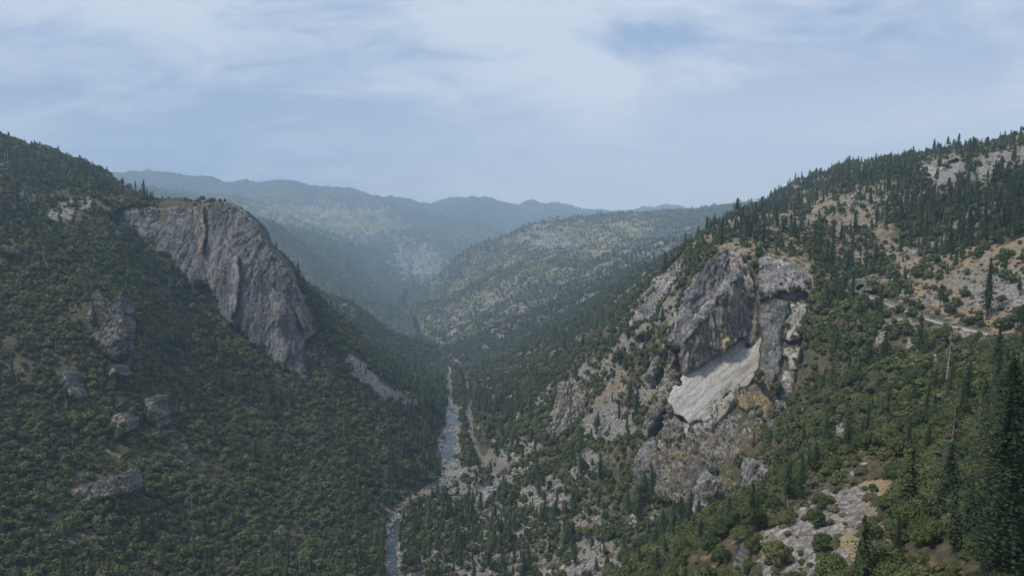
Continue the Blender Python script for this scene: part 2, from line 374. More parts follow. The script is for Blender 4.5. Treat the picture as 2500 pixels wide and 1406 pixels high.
def foliage(name, cols, var=0.22):
    m, nt, b = mat(name)
    oi = N(nt, 'ObjectInfo').outputs['Random']
    ge = N(nt, 'NewGeometry')
    r = nt.nodes.new('ShaderNodeValToRGB')
    for i, c in enumerate(cols):
        e = r.color_ramp.elements[i] if i < 2 else r.color_ramp.elements.new(i / (len(cols) - 1))
        e.position = i / (len(cols) - 1); e.color = (*c, 1)
    pn = noise(nt, ge.outputs['Position'], 0.012, 3)
    k = math_(nt, 'ADD', math_(nt, 'MULTIPLY', math_(nt, 'POWER', oi, 1.4), 0.72), math_(nt, 'MULTIPLY', math_(nt, 'SUBTRACT', pn, 0.30), 0.9))
    nt.links.new(k, r.inputs[0])
    ri = ge.outputs['Random Per Island']
    v = mapr(nt, ri, 0, 1, 1 - var, 1 + var)
    vv = N(nt, 'CombineXYZ', {0: v, 1: v, 2: v}).outputs[0]
    c = mix(nt, 1.0, r.outputs[0], vv, 'MULTIPLY')
    nt.links.new(c, b.inputs['Base Color'])
    b.inputs['Roughness'].default_value = 0.7
    return m
M['oak'] = foliage('oak_leaves', [(0.032, 0.050, 0.018), (0.058, 0.080, 0.026), (0.080, 0.102, 0.034), (0.106, 0.118, 0.042), (0.135, 0.122, 0.072)])
M['conifer'] = foliage('conifer_needles', [(0.022, 0.040, 0.018), (0.042, 0.064, 0.026), (0.076, 0.094, 0.036)])
M['brush'] = foliage('shrub_leaves', [(0.052, 0.072, 0.024), (0.092, 0.106, 0.036), (0.140, 0.128, 0.060), (0.185, 0.155, 0.115)])
M['willow'] = foliage('willow_leaves', [(0.07, 0.12, 0.03), (0.10, 0.15, 0.035)])
def plain(name, col, rough=0.85, metal=0.0):
    m, nt, b = mat(name); 
    n = noise(nt, pos(nt), 0.9, 4)
    c = mix(nt, mapr(nt, n, 0.3, 0.7), tuple(x * 0.8 for x in col), tuple(x * 1.15 for x in col))
    nt.links.new(c, b.inputs['Base Color'])
    b.inputs['Roughness'].default_value = rough; b.inputs['Metallic'].default_value = metal
    return m
M['bark'] = plain('conifer_bark', (0.075, 0.055, 0.042))
M['oakbark'] = plain('oak_bark', (0.10, 0.085, 0.07))
M['deadwood'] = plain('dead_wood', (0.36, 0.335, 0.31))
M['deadbrown'] = plain('dead_brown_wood', (0.22, 0.165, 0.13))
M['asphalt'] = plain('asphalt', (0.13, 0.13, 0.135))
M['stone'] = plain('wall_stone', (0.36, 0.34, 0.31))
M['dark'] = plain('tunnel_rock_dark', (0.03, 0.03, 0.03))  # near-black lining, floor and end put the bore's unlit depth into the colour
M['dirt'] = plain('dirt', (0.33, 0.27, 0.19))
M['white'] = plain('white_paint_line', (0.7, 0.7, 0.68))

# ------------------------------------------------------------------ granite slabs and walls
ZB_W, ZB_H = 1560, 880                              # half-pixel buffer with a margin around the photo
ZB = np.full((ZB_H, ZB_W), np.inf)
SHEETS = []                                         # (points, normals) for ledge plants

def inside(px, py, poly):
    poly = np.asarray(poly, float); x, y = poly[:, 0], poly[:, 1]; c = np.zeros(px.shape, bool)
    j = len(poly) - 1
    for i in range(len(poly)):
        m = ((y[i] > py) != (y[j] > py)) & (px < (x[j] - x[i]) * (py - y[i]) / (y[j] - y[i] + 1e-12) + x[i])
        c ^= m; j = i
    return c
def poly_sd(px, py, poly):
    """distance to the outline in pixels, positive inside"""
    poly = np.asarray(poly, float); best = np.full(px.shape, 1e9)
    for a, b in zip(poly, np.roll(poly, -1, 0)):
        d = b - a; L = d @ d + 1e-9
        t = np.clip(((px - a[0]) * d[0] + (py - a[1]) * d[1]) / L, 0, 1)
        best = np.minimum(best, np.hypot(px - a[0] - t * d[0], py - a[1] - t * d[1]))
    return np.where(inside(px, py, poly), best, -best)

def worley(p, scale, st=(1, 1, 1), seed=0):
    q = np.stack([p[..., i] / (scale * st[i]) for i in range(3)], -1)
    b = np.floor(q); best = np.full(q.shape[:-1], 1e9); val = np.zeros(q.shape[:-1]); sec = best.copy(); tilt = np.zeros(q.shape)
    for i in (-1, 0, 1):
        for j in (-1, 0, 1):
            for k in (-1, 0, 1):
                c = b + (i, j, k)
                o = np.stack([_hash(c[..., 0], c[..., 1], c[..., 2], seed + s) * 0.5 + 0.5 for s in (1, 2, 3)], -1)
                dv = q - (c + o); d = (dv ** 2).sum(-1)
                m = d < best
                sec = np.where(m, best, np.minimum(sec, d)); best = np.where(m, d, best)
                val = np.where(m, _hash(c[..., 0], c[..., 1], c[..., 2], seed + 9), val)
                tilt = np.where(m[..., None], dv, tilt)
    return val, np.sqrt(best), np.sqrt(sec), tilt

def slab(name, outline, inner=(), step=2.0, amp=5.0, cell=16.0, vst=2.6, back=(10, 45, -6), material='wall', parent=None, seed=0, push=8.0, edge=9.0, fine=1.0, wob=3.0, col=1.0, **props):
    ol = np.array([o[:2] for o in outline], float)
    cp = np.array(list(outline) + list(inner), float)
    n = len(cp)
    D = np.hypot(cp[:, None, 0] - cp[None, :, 0], cp[:, None, 1] - cp[None, :, 1])
    A = np.zeros((n + 3, n + 3)); A[:n, :n] = -D - 0.0; A[:n, n:] = np.c_[np.ones(n), cp[:, :2]]; A[n:, :n] = A[:n, n:].T
    w = np.linalg.solve(A + np.diag([0.5] * n + [0] * 3), np.r_[cp[:, 2], 0, 0, 0])
    lo, hi = ol.min(0) - 8, ol.max(0) + 8
    xs = np.arange(lo[0], hi[0], step); ys = np.arange(lo[1], hi[1], step)
    PX, PY = np.meshgrid(xs, ys)
    f = PX.ravel(); g = PY.ravel()
    dep = np.empty(f.shape)
    for i in range(0, len(f), 50000):
        dd = np.hypot(f[i:i + 50000, None] - cp[None, :, 0], g[i:i + 50000, None] - cp[None, :, 1])
        dep[i:i + 50000] = -dd @ w[:n] + w[n] + w[n + 1] * f[i:i + 50000] + w[n + 2] * g[i:i + 50000]
    dep = dep.reshape(PX.shape)
    P = W(PX, PY, dep)
    wobn = fbm2(PX, PY, 26, 3, seed + 40) * wob * 2
    sd = poly_sd(PX, PY, ol) + wobn
    # smooth normal
    gx = np.gradient(P, axis=1); gy = np.gradient(P, axis=0)
    nn = np.cross(gy, gx); nn /= np.linalg.norm(nn, axis=-1, keepdims=True) + 1e-9
    tocam = -P / np.linalg.norm(P, axis=-1, keepdims=True)
    nn = np.where((nn * tocam).sum(-1, keepdims=True) < 0, -nn, nn)
    Pw = P + np.stack([fbm3(P, 30, 3, seed + 60 + i) for i in range(3)], -1) * 7
    v1, a1, b1, t1 = worley(Pw, cell, (1, 1, vst), seed + 3)
    v2, a2, b2, t2 = worley(Pw, cell * 0.36, (1, 1, vst * 0.8), seed + 5)
    d = v1 * 0.45 + 0.25 * t1[..., 0] + 0.28 * v2 + 0.15 * t2[..., 0]
    d -= 0.35 * np.exp(-((b1 - a1) / 0.07) ** 2) + 0.12 * np.exp(-((b2 - a2) / 0.09) ** 2)
    cn = fbm3(Pw, cell * 1.5, 3, seed + 21, 0.5, False, (1, 1, vst * 3.5)) * 4.0
    d += 0.65 * (np.floor(cn) + sstep(0.62, 1.0, cn - np.floor(cn))) * col
    cn = fbm3(Pw, cell * 0.5, 2, seed + 23, 0.5, False, (1, 1, vst * 3.0)) * 3.0
    d += 0.28 * (np.floor(cn) + sstep(0.5, 1.0, cn - np.floor(cn))) * col
    d += 0.28 * fbm3(P, cell * 1.6, 5, seed + 25, 0.6, True, (1, 1, vst * 1.8)) + 0.35 * fbm3(P, cell * 0.35, 3, seed + 27)
    e = np.clip(sd / edge, 0, 1)
    P = P + nn * (d * amp * (0.35 + 0.65 * e))[..., None] - nn * ((1 - e) ** 2 * amp * 1.5)[..., None]
    P = P + nn * (fbm3(P, 2.6, 3, seed + 33) * 0.5 * fine)[..., None]
    keep = sd > 0
    cell_ok = keep[:-1, :-1] & keep[1:, :-1] & keep[:-1, 1:] & keep[1:, 1:]
    idx = np.arange(PX.size).reshape(PX.shape)
    q = np.stack([idx[:-1, :-1], idx[1:, :-1], idx[1:, 1:], idx[:-1, 1:]], -1)[cell_ok]
    # outline edges -> skirt going back into the hill
    ee = np.concatenate([q[:, [0, 1]], q[:, [1, 2]], q[:, [2, 3]], q[:, [3, 0]]])
    key = ee[:, 0].astype(np.int64) * PX.size + ee[:, 1]; rev = ee[:, 1].astype(np.int64) * PX.size + ee[:, 0]
    bd = ee[~np.isin(key, rev)]
    used = np.unique(q); V = P.reshape(-1, 3)
    bv = np.unique(bd); back = np.array(back, float)
    rings = []; remap = np.full(PX.size, -1); remap[used] = np.arange(len(used))
    verts = [V[used]]; quads = [remap[q]]; prev = remap.copy(); nv = len(used)
    for s in (0.12, 0.35, 0.65, 1.0):
        pv = V[bv] + back * s + np.stack([fbm3(V[bv] + back * s, 9, 2, seed + 70 + i) for i in range(3)], -1) * 2.5 * min(1, s * 4)
        verts.append(pv); cur = np.full(PX.size, -1); cur[bv] = nv + np.arange(len(bv)); nv += len(bv)
        quads.append(np.stack([prev[bd[:, 1]], prev[bd[:, 0]], cur[bd[:, 0]], cur[bd[:, 1]]], -1)); prev = cur
    me = new_mesh(name, np.concatenate(verts), np.concatenate(quads), smooth=False, mats=[M[material]])
    o = link(name, me, parent, **props)
    # remember depth for the ground behind and for plants on ledges
    if push:
        kk = keep
        bx = ((PX[kk] + 310) / 2).astype(int); by = ((PY[kk] + 180) / 2).astype(int)
        ok = (bx > 1) & (bx < ZB_W - 2) & (by > 1) & (by < ZB_H - 2)
        dd = P[..., 1][kk][ok] + push
        for ox in (-1, 0, 1):
            for oy in (-1, 0, 1):
                np.minimum.at(ZB, (by[ok] + oy, bx[ok] + ox), dd)
    gx = np.gradient(P, axis=1); gy = np.gradient(P, axis=0); n2 = np.cross(gy, gx); n2 /= np.linalg.norm(n2, axis=-1, keepdims=True) + 1e-9
    n2 = np.where((n2 * tocam).sum(-1, keepdims=True) < 0, -n2, n2)
    SHEETS.append((P[keep], n2[keep], sd[keep], name, PX[keep], PY[keep]))
    return o

def empty(name, loc, **props):
    o = bpy.data.objects.new(name, None); COL.objects.link(o); o.location = loc; o.empty_display_size = 2
    for k, v in props.items(): o[k] = v
    return o

# --- the big wall on the left
root = empty('granite_cliff', (0, 0, 0), label='tall grey granite cliff with a rounded dome top, rising from the wooded left slope', category='cliff')
slab('rock_face', [(262, 528, 1185), (300, 506, 1182), (345, 500, 1178), (402, 500, 1165), (462, 505, 1130), (486, 496, 1118), (520, 487, 1102), (550, 489, 1090), (578, 500, 1080), (600, 516, 1072), (620, 538, 1066), (644, 575, 1055), (670, 615, 1043), (700, 656, 1035), (716, 690, 1030), (735, 740, 1030), (752, 790, 1040), (762, 812, 1045),
    (742, 850, 1000), (750, 935, 962), (693, 902, 972), (647, 872, 985), (600, 832, 1000), (588, 800, 1008), (563, 792, 1015), (545, 778, 1020), (520, 752, 1038), (512, 712, 1046), (492, 690, 1056), (478, 712, 1056), (452, 690, 1066), (432, 655, 1076), (415, 645, 1085), (410, 622, 1092), (374, 622, 1100), (350, 600, 1112), (330, 560, 1135), (296, 556, 1150)],
    [(560, 640, 1035), (620, 700, 1015), (680, 780, 995), (500, 620, 1075), (450, 580, 1105), (380, 550, 1140), (715, 850, 985), (640, 800, 995)],
    step=1.35, amp=4.0, cell=24, vst=5.0, back=(-25, 110, -12), material='wall', parent=root, seed=3)
slab('stained_pillar', [(470, 503, 1112), (496, 503, 1108), (498, 560, 1085), (494, 615, 1062), (482, 620, 1062), (472, 560, 1088)], step=1.35, amp=1.4, cell=12, vst=5, material='orange', parent=root, seed=8, back=(-3, 14, 0), push=0, wob=2.0, label='narrow orange stained pillar under the cliff top')
slab('pale_streak', [(566, 626, 1028), (580, 628, 1026), (582, 680, 1014), (576, 740, 1003), (560, 780, 1000), (556, 720, 1010)], step=1.5, amp=1.0, cell=12, vst=5, material='grey', parent=root, seed=18, back=(-3, 14, 0), push=0, wob=3.0)
slab('yellow_flake', [(712, 690, 1022), (722, 700, 1020), (733, 750, 1016), (752, 800, 1014), (740, 806, 1010), (722, 760, 1012), (713, 715, 1018)], step=1.5, amp=1.0, cell=10, vst=4, material='orange', parent=root, seed=28, back=(-3, 16, 0), push=0, wob=1.5, label='pale yellow flake along the right edge of the cliff')

# --- the outcrop on the right
root = empty('granite_outcrop', (0, 0, 0), label='huge broken granite outcrop with a pale smooth slab below dark overhangs', category='outcrop')
slab('rear_buttress', [(1800, 598, 815), (1776, 598, 815), (1730, 631, 803), (1700, 668, 790), (1684, 690, 783), (1665, 744, 765), (1640, 808, 740), (1622, 856, 722), (1672, 840, 716), (1720, 790, 735), (1760, 720, 755), (1800, 680, 775), (1815, 630, 800)],
     step=1.4, amp=4.5, cell=20, vst=3, material='wall', parent=root, seed=31, back=(30, 50, -10))
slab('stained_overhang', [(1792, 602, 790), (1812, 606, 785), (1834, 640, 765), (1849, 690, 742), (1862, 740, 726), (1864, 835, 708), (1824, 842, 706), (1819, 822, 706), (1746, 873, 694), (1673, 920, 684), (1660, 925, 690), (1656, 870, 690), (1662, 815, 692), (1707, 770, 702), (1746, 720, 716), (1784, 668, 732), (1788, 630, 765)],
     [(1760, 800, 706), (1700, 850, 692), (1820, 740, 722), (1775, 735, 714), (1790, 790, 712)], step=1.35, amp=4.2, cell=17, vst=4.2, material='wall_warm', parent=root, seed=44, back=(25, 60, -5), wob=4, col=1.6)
slab('overhang_lip', [(1790, 662, 733), (1795, 676, 728), (1760, 722, 712), (1716, 778, 696), (1668, 830, 684), (1660, 818, 690), (1700, 768, 702), (1740, 716, 717)], step=1.4, amp=1.6, cell=8, vst=1.2, material='grey', parent=root, seed=47, back=(10, 22, 2), push=0, wob=5)
slab('pale_slab', [(1822, 812, 723), (1826, 845, 716), (1862, 820, 712), (1862, 900, 676), (1830, 932, 664), (1800, 940, 664), (1769, 965, 660), (1730, 1003, 648), (1700, 1030, 640), (1677, 1040, 640), (1668, 1015, 650), (1634, 990, 668), (1636, 960, 676), (1673, 905, 692), (1746, 858, 708)],
     step=1.35, amp=1.0, cell=30, vst=1, material='slab', parent=root, seed=52, back=(30, 45, -25), fine=0.5, wob=6, col=1.3, label='pale grey smooth sloping slab below the overhang')
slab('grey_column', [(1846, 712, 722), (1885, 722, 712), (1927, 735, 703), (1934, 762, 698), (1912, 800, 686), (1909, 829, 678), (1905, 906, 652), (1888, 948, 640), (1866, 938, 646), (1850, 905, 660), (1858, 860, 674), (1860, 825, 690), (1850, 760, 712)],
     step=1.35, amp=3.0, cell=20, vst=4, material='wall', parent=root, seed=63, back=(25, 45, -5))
slab('cap_slab', [(1849, 633, 772), (1880, 622, 775), (1912, 627, 768), (1961, 650, 742), (1980, 690, 716), (1976, 706, 710), (1945, 702, 706), (1935, 712, 703), (1900, 700, 708), (1885, 716, 708), (1856, 724, 712), (1850, 690, 725)],
     [(1900, 660, 738), (1940, 680, 716)], step=1.35, amp=3.2, cell=20, vst=0.8, material='grey', parent=root, seed=71, back=(20, 60, 8))
slab('recessed_slab', [(1855, 712, 736), (1965, 700, 730), (1975, 740, 712), (1930, 770, 706), (1858, 765, 716)], step=1.6, amp=1.2, cell=20, vst=1, material='slab', parent=root, seed=75, back=(25, 45, -5))
slab('edge_block', [(1928, 735, 700), (1950, 728, 700), (1976, 742, 690), (1972, 770, 682), (1958, 795, 676), (1955, 826, 662), (1930, 822, 664), (1908, 828, 674), (1914, 790, 685), (1932, 762, 694)], step=1.35, amp=3.6, cell=11, vst=0.8, material='slab', parent=root, seed=81, back=(20, 30, -3), fine=1.4)
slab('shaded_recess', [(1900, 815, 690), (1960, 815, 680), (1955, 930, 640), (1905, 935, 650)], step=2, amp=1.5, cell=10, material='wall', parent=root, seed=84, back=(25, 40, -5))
slab('lower_block', [(1912, 846, 662), (1952, 840, 652), (1950, 870, 645), (1945, 900, 636), (1925, 905, 640), (1922, 870, 652), (1910, 862, 656)], step=1.35, amp=2.2, cell=10, vst=0.7, material='slab', parent=root, seed=86, back=(18, 25, -3))
slab('lower_fin', [(1936, 905, 628), (1940, 935, 612), (1928, 985, 588), (1900, 1020, 574), (1885, 1042, 564), (1868, 1045, 568), (1878, 1005, 586), (1900, 950, 612), (1910, 900, 640)], step=1.35, amp=2.6, cell=12, vst=1.2, material='grey', parent=root, seed=91, back=(20, 30, -8))
slab('broken_apron', [(1634, 985, 672), (1677, 1028, 646), (1730, 998, 652), (1769, 960, 664), (1800, 938, 668), (1838, 930, 664), (1884, 945, 645), (1886, 975, 625), (1870, 1030, 596), (1842, 1070, 574), (1800, 1130, 552), (1768, 1200, 530), (1715, 1296, 498), (1700, 1290, 502), (1685, 1215, 538), (1600, 1210, 588), (1556, 1150, 638), (1575, 1080, 660), (1600, 1030, 672)],
     [(1720, 1060, 632), (1760, 1040, 634), (1650, 1100, 628), (1720, 1140, 590), (1840, 990, 622)], step=1.5, amp=6.0, cell=15, vst=1.8, material='rough', parent=root, seed=97, back=(25, 45, -12), fine=2.0, wob=7)

slab('toe_slab', [(1668, 1030, 646), (1690, 1022, 645), (1732, 994, 650), (1772, 958, 660), (1802, 934, 666), (1812, 962, 654), (1776, 1006, 642), (1728, 1056, 634), (1694, 1082, 634), (1664, 1062, 644)], step=1.4, amp=3.2, cell=14, vst=1.2, material='slab', parent=root, seed=141, back=(20, 30, -8), wob=6, fine=1.5)
slab('diagonal_slab', [(1708, 656, 800), (1716, 672, 792), (1688, 740, 765), (1650, 815, 738), (1612, 890, 712), (1588, 936, 700), (1574, 930, 702), (1602, 862, 724), (1640, 780, 752), (1676, 704, 780)], step=1.4, amp=3.2, cell=13, vst=2.5, material='grey', parent=root, seed=151, back=(25, 35, -8), wob=5, fine=1.3)
slab('diagonal_slab', [(1632, 850, 722), (1648, 870, 712), (1640, 930, 690), (1612, 990, 672), (1570, 1060, 660), (1556, 1052, 664), (1584, 990, 680), (1606, 930, 698)], step=1.4, amp=3.5, cell=11, vst=2, material='rough', parent=root, seed=161, back=(25, 35, -8), wob=6, fine=1.5)
slab('diagonal_slab', [(1560, 1090, 655), (1590, 1060, 660), (1600, 1100, 640), (1580, 1170, 615), (1548, 1200, 612), (1540, 1150, 632)], step=1.4, amp=3, cell=9, vst=2, material='grey', parent=root, seed=171, back=(20, 30, -8), wob=6, fine=1.5)
M['gold'] = granite('dry_grass_and_rock', (0.24, 0.19, 0.115), (0.29, 0.225, 0.12), streak=(0.15, 0.14, 0.125), warm=(0.30, 0.20, 0.10), warm_amt=0.4, streak_amt=0.9, st=0.4, f0=0.12, lichen=0.5, crack=0.3, bump=1.4)
slab('grass_ledge', [(1800, 948, 658), (1830, 936, 655), (1862, 942, 646), (1884, 958, 634), (1886, 985, 618), (1872, 1022, 596), (1850, 1010, 608), (1828, 1002, 620), (1806, 985, 634)], step=1.5, amp=2.2, cell=9, vst=.6, material='gold', parent=root, seed=131, back=(10, 22, -8), push=0, wob=6, edge=14, label='golden dry grass ledge at the foot of the grey column')

ox = [
 ('rock_slab', 'grey tilted granite slab low on the middle slope, left of the huge outcrop', 'rock slab', 'grey',
  [(1670, 630, 985), (1638, 650, 985), (1585, 698, 972), (1540, 745, 955), (1520, 785, 940), (1527, 812, 925), (1560, 797, 925), (1604, 770, 935), (1628, 730, 950), (1645, 690, 960), (1664, 660, 975)], 1.8, 24),
 ('rock_crag', 'brown and dark grey cracked crag standing in the trees right of the river road', 'crag', 'wall_warm',
  [(1360, 936, 962), (1385, 930, 965), (1412, 929, 962), (1436, 952, 950), (1432, 1000, 925), (1408, 1036, 908), (1380, 1071, 892), (1328, 1090, 890), (1323, 1050, 908), (1345, 1000, 925), (1356, 961, 945)], 4.0, 16),
 ('rock_buttress', 'dark grey sheer buttress in the trees on the near left slope', 'cliff', 'dull',
  [(205, 803, 790), (234, 797, 792), (268, 768, 795), (281, 716, 806), (291, 715, 806), (297, 757, 795), (301, 807, 782), (296, 855, 768), (276, 874, 762), (255, 860, 766), (234, 838, 772), (205, 830, 778)], 3.0, 14),
 ('rock_outcrop', 'small grey rock knob just under the sheer left buttress', 'rock', 'dull', [(262, 887, 752), (289, 893, 752), (296, 914, 745), (270, 914, 745)], 1.5, 7),
 ('rock_outcrop', 'grey rock rib with white top among oaks near the left edge', 'rock', 'dull', [(145, 905, 715), (158, 902, 716), (175, 940, 705), (190, 975, 692), (168, 968, 694), (152, 935, 704)], 1.8, 7),
 ('rock_outcrop', 'rounded grey boulder cliff above the rusty bare patch on the left slope', 'rock', 'dull', [(270, 1018, 690), (292, 1003, 694), (306, 1025, 688), (302, 1050, 680), (280, 1066, 674), (268, 1042, 680)], 2.0, 9),
 ('rock_outcrop', 'pale topped rock spur at the edge of the oak forest on the left slope', 'rock', 'dull', [(350, 972, 735), (377, 965, 738), (389, 996, 728), (387, 1022, 718), (404, 1056, 706), (388, 1052, 707), (374, 1027, 716), (358, 996, 726)], 2.2, 8),
 ('rock_outcrop', 'lowest broken grey ledge on the left slope, with pale blocks', 'rock', 'dull', [(170, 1192, 580), (213, 1180, 588), (255, 1166, 592), (310, 1152, 602), (316, 1198, 588), (276, 1208, 582), (215, 1230, 570), (186, 1210, 574)], 2.6, 9),
 ('rock_outcrop', 'small rock bluff at the left edge, half hidden by conifers', 'rock', 'dull', [(0, 600, 905), (28, 602, 905), (45, 612, 900), (40, 624, 896), (10, 622, 896), (-20, 620, 900)], 2.2, 9),
 ('rock_boulder', 'dark grey upright boulder at the bottom edge below the rocky rib', 'boulder', 'wall', [(1790, 1362, 214), (1808, 1338, 218), (1832, 1360, 212), (1828, 1412, 202), (1786, 1412, 202)], 0.9, 4),
 ('rock_fin', 'grey wedge shaped fin below the broken apron of the right outcrop', 'rock', 'grey', [(1838, 1125, 470), (1862, 1130, 468), (1884, 1160, 455), (1878, 1190, 446), (1828, 1216, 440), (1834, 1150, 460)], 2.0, 9),
 ('rock_fin', 'tall narrow pale fin at the lowest tip of the right outcrop', 'rock', 'grey', [(1741, 1150, 520), (1752, 1190, 508), (1735, 1222, 500), (1712, 1292, 480), (1701, 1290, 482), (1705, 1230, 500), (1722, 1170, 515)], 2.0, 9),
 ('rock_dome', 'smooth pale granite dome among conifers near the top of the right ridge', 'rock dome', 'slab', [(2262, 408, 1120), (2290, 402, 1125), (2338, 396, 1125), (2345, 406, 1118), (2325, 422, 1100), (2300, 446, 1085), (2284, 438, 1090), (2268, 420, 1108)], 1.5, 20),
 ('rock_outcrop', 'grey split boulders on the near slope below the dense right forest', 'rock', 'grey', [(2038, 1040, 330), (2060, 1030, 333), (2082, 1040, 330), (2072, 1060, 322), (2044, 1058, 322)], 1.0, 5),
 ('rock_outcrop', 'yellow stained rock bluff right of the tunnel mouth', 'rock', 'orange', [(2130, 668, 678), (2150, 664, 680), (2152, 686, 668), (2146, 706, 656), (2128, 704, 656)], 1.6, 6),
 ('rock_outcrop', 'pale blocky rocks left of the huge outcrop, standing above the small brown crag', 'rock', 'talus', [(1492, 850, 905), (1510, 838, 908), (1522, 845, 903), (1520, 862, 897), (1500, 866, 896)], 2.0, 7),
 ('rock_outcrop', 'white perched boulder between the tilted slab and the huge outcrop', 'boulder', 'talus', [(1553, 808, 868), (1572, 802, 870), (1580, 812, 866), (1572, 820, 862), (1556, 818, 863)], 2.0, 7),
 ('rock_outcrop', 'grey leaning rock just below the white perched boulder', 'boulder', 'grey', [(1562, 840, 850), (1572, 835, 850), (1575, 852, 844), (1566, 862, 840), (1560, 852, 843)], 1.6, 6),
]
for i, (nm, lab, cat, mt, ol, am, ce) in enumerate(ox):
    dd = np.mean([o[2] for o in ol])
    slab(nm, ol, step=max(0.9, 1.4 * min(1, 700 / dd)), amp=am, cell=ce, vst=1.6, material=mt, seed=200 + 11 * i, back=(4 if ol[0][0] > 1250 else -4, 30 if dd > 400 else 8, -6 if dd > 400 else -1), push=5.0 if dd > 400 else 1.5, edge=5, wob=4.5 if dd > 400 else 2.5, fine=1.0 if dd > 400 else .3, label=lab, category=cat)

# ------------------------------------------------------------------ what covers the ground
TP = np.stack([GX, GY, GH], -1)
PXg, PYg = PIX(TP)
# hold the ground behind the modelled rock faces
bx = np.clip(((PXg + 310) / 2), 0, ZB_W - 1).astype(int); by = np.clip((PYg + 180) / 2, 0, ZB_H - 1).astype(int)
zb = ZB[by, bx]
inf = (PXg > -300) & (PXg < 2780) & (PYg > -170) & (PYg < 1560)
pushm = inf & np.isfinite(zb) & (GY < zb) & (GY > zb - 75)
TP2 = TP.copy()
TP2[pushm] *= (zb[pushm] / GY[pushm])[:, None]
rockmask = (inf & np.isfinite(zb) & (GY > zb - 75) & (GY < zb + 40) & (pushm | (GY > zb - 12))).astype(float)

dwob = fbm2(GX, GY, 60, 4, 301)
GU = unwarp(GY)
FIELDS = {k: np.zeros(GX.shape) for k in ('oak', 'con', 'shr', 'snag', 'rock', 'dry', 'mead', 'tal')}
def setf(mask, **kw):
    for k, v in kw.items(): FIELDS[k] += (v - FIELDS[k]) * mask
dwob = fbm2(GX, GY, 14, 3, 303) * 0.6 + fbm2(GX, GY, 70, 4, 301)
def zone(poly, dmin=0, dmax=1e9, soft=14, wob=16, only=None, **kw):
    poly = np.asarray(poly, float); lo = poly.min(0) - 60; hi = poly.max(0) + 60
    m = (PXg > lo[0]) & (PXg < hi[0]) & (PYg > lo[1]) & (PYg < hi[1]) & (GU > dmin) & (GU < dmax)
    if not m.any(): return
    s = poly_sd(PXg[m], PYg[m], poly) + dwob[m] * wob * 1.5
    soft = soft * 1.3
    k = sstep(-soft, soft, s)
    for f, v in kw.items(): FIELDS[f][m] += (v - FIELDS[f][m]) * k
one = np.ones(GX.shape)
setf(one, oak=0.5, con=0.15, shr=0.3, rock=0.1, dry=0.2, snag=0.02)
rx = np.interp(GY, [p[1] for p in RIVER], [p[0] for p in RIVER])
left = sstep(-10, 30, rx - GX) * (GU < 2200)
setf(left, oak=0.95, con=0.07, shr=0.3, rock=0.1, dry=0.12, snag=0.09)
R_ = sstep(-10, 30, GX - rx) * (GU < 2300)
setf(R_, oak=0.62, con=0.08, shr=0.5, rock=0.42, dry=0.38, snag=0.03)
# left parts
zone([(-200, 280), (330, 430), (360, 500), (180, 560), (60, 640), (-200, 700)], soft=30, con=0.25, oak=0.6, shr=0.4, rock=0.22, snag=0.10)
zone([(60, 450), (230, 470), (260, 540), (170, 560), (110, 550), (60, 500)], shr=0.7, oak=0.25, rock=0.4, dry=0.3)
zone([(0, 345), (60, 370), (160, 420), (290, 500), (180, 500), (0, 440)], con=0.28, snag=0.28, shr=0.6, rock=0.3)
zone([(112, 545), (123, 519), (139, 503), (191, 485), (232, 478), (228, 496), (185, 512), (162, 532), (149, 548)], dmax=1400, soft=5, wob=9, oak=.1, con=.05, shr=.3, rock=1.0, dry=.8)
zone([(400, 450), (660, 470), (660, 600), (560, 520), (400, 515)], dmin=1000, dmax=1500, soft=6, oak=.2, con=0, shr=.8, snag=.05)
zone([(280, 430), (420, 470), (470, 500), (380, 515), (270, 500)], dmin=1000, dmax=1500, soft=6, oak=.12, con=0, shr=.7, rock=.4)
zone([(280, 560), (440, 680), (560, 850), (740, 960), (700, 1050), (430, 900), (300, 720)], con=0.45, oak=0.85)
zone([(940, 880), (1075, 960), (1080, 1150), (1060, 1230), (930, 1250), (850, 1130), (960, 1040)], con=0.5, oak=0.7)
zone([(230, 730), (310, 720), (310, 800), (140, 780)], shr=0.6, oak=0.35, dry=0.4, rock=0.3)
zone([(265, 1070), (325, 1060), (340, 1180), (255, 1170)], soft=8, oak=0.5, shr=0.8, con=0.03, dry=0.45, rock=0.3)
zone([(340, 1000), (400, 1040), (385, 1090), (330, 1070)], soft=8, oak=0.3, dry=0.6, rock=0.5, shr=0.5)
zone([(843, 868), (880, 885), (940, 928), (1024, 984), (1028, 1000), (960, 985), (895, 948), (850, 900)], dmin=950, dmax=1350, soft=5, wob=8, oak=0.05, con=0.05, shr=0.25, rock=0.95, dry=0.7, tal=0.35)
zone([(735, 800), (790, 850), (850, 930), (780, 940), (750, 900)], dmax=1250, oak=0.35, shr=0.4, rock=0.6)
zone([(720, 660), (1060, 860), (1060, 960), (850, 880), (760, 790)], dmin=1350, dmax=2100, oak=0.75, con=0.22, rock=0.2, dry=0.35, shr=0.5)
zone([(800, 725), (870, 745), (880, 775), (820, 760)], dmin=1350, dmax=2100, oak=0.2, dry=0.9, rock=0.5)
zone([(640, 1320), (760, 1240), (900, 1210), (930, 1300), (860, 1420), (600, 1420)], oak=0.9, con=0.25)
zone([(690, 1275), (700, 1270), (655, 1330), (600, 1385), (590, 1375)], soft=4, wob=6, oak=0.15, con=0.0, dry=0.9, rock=0.3)
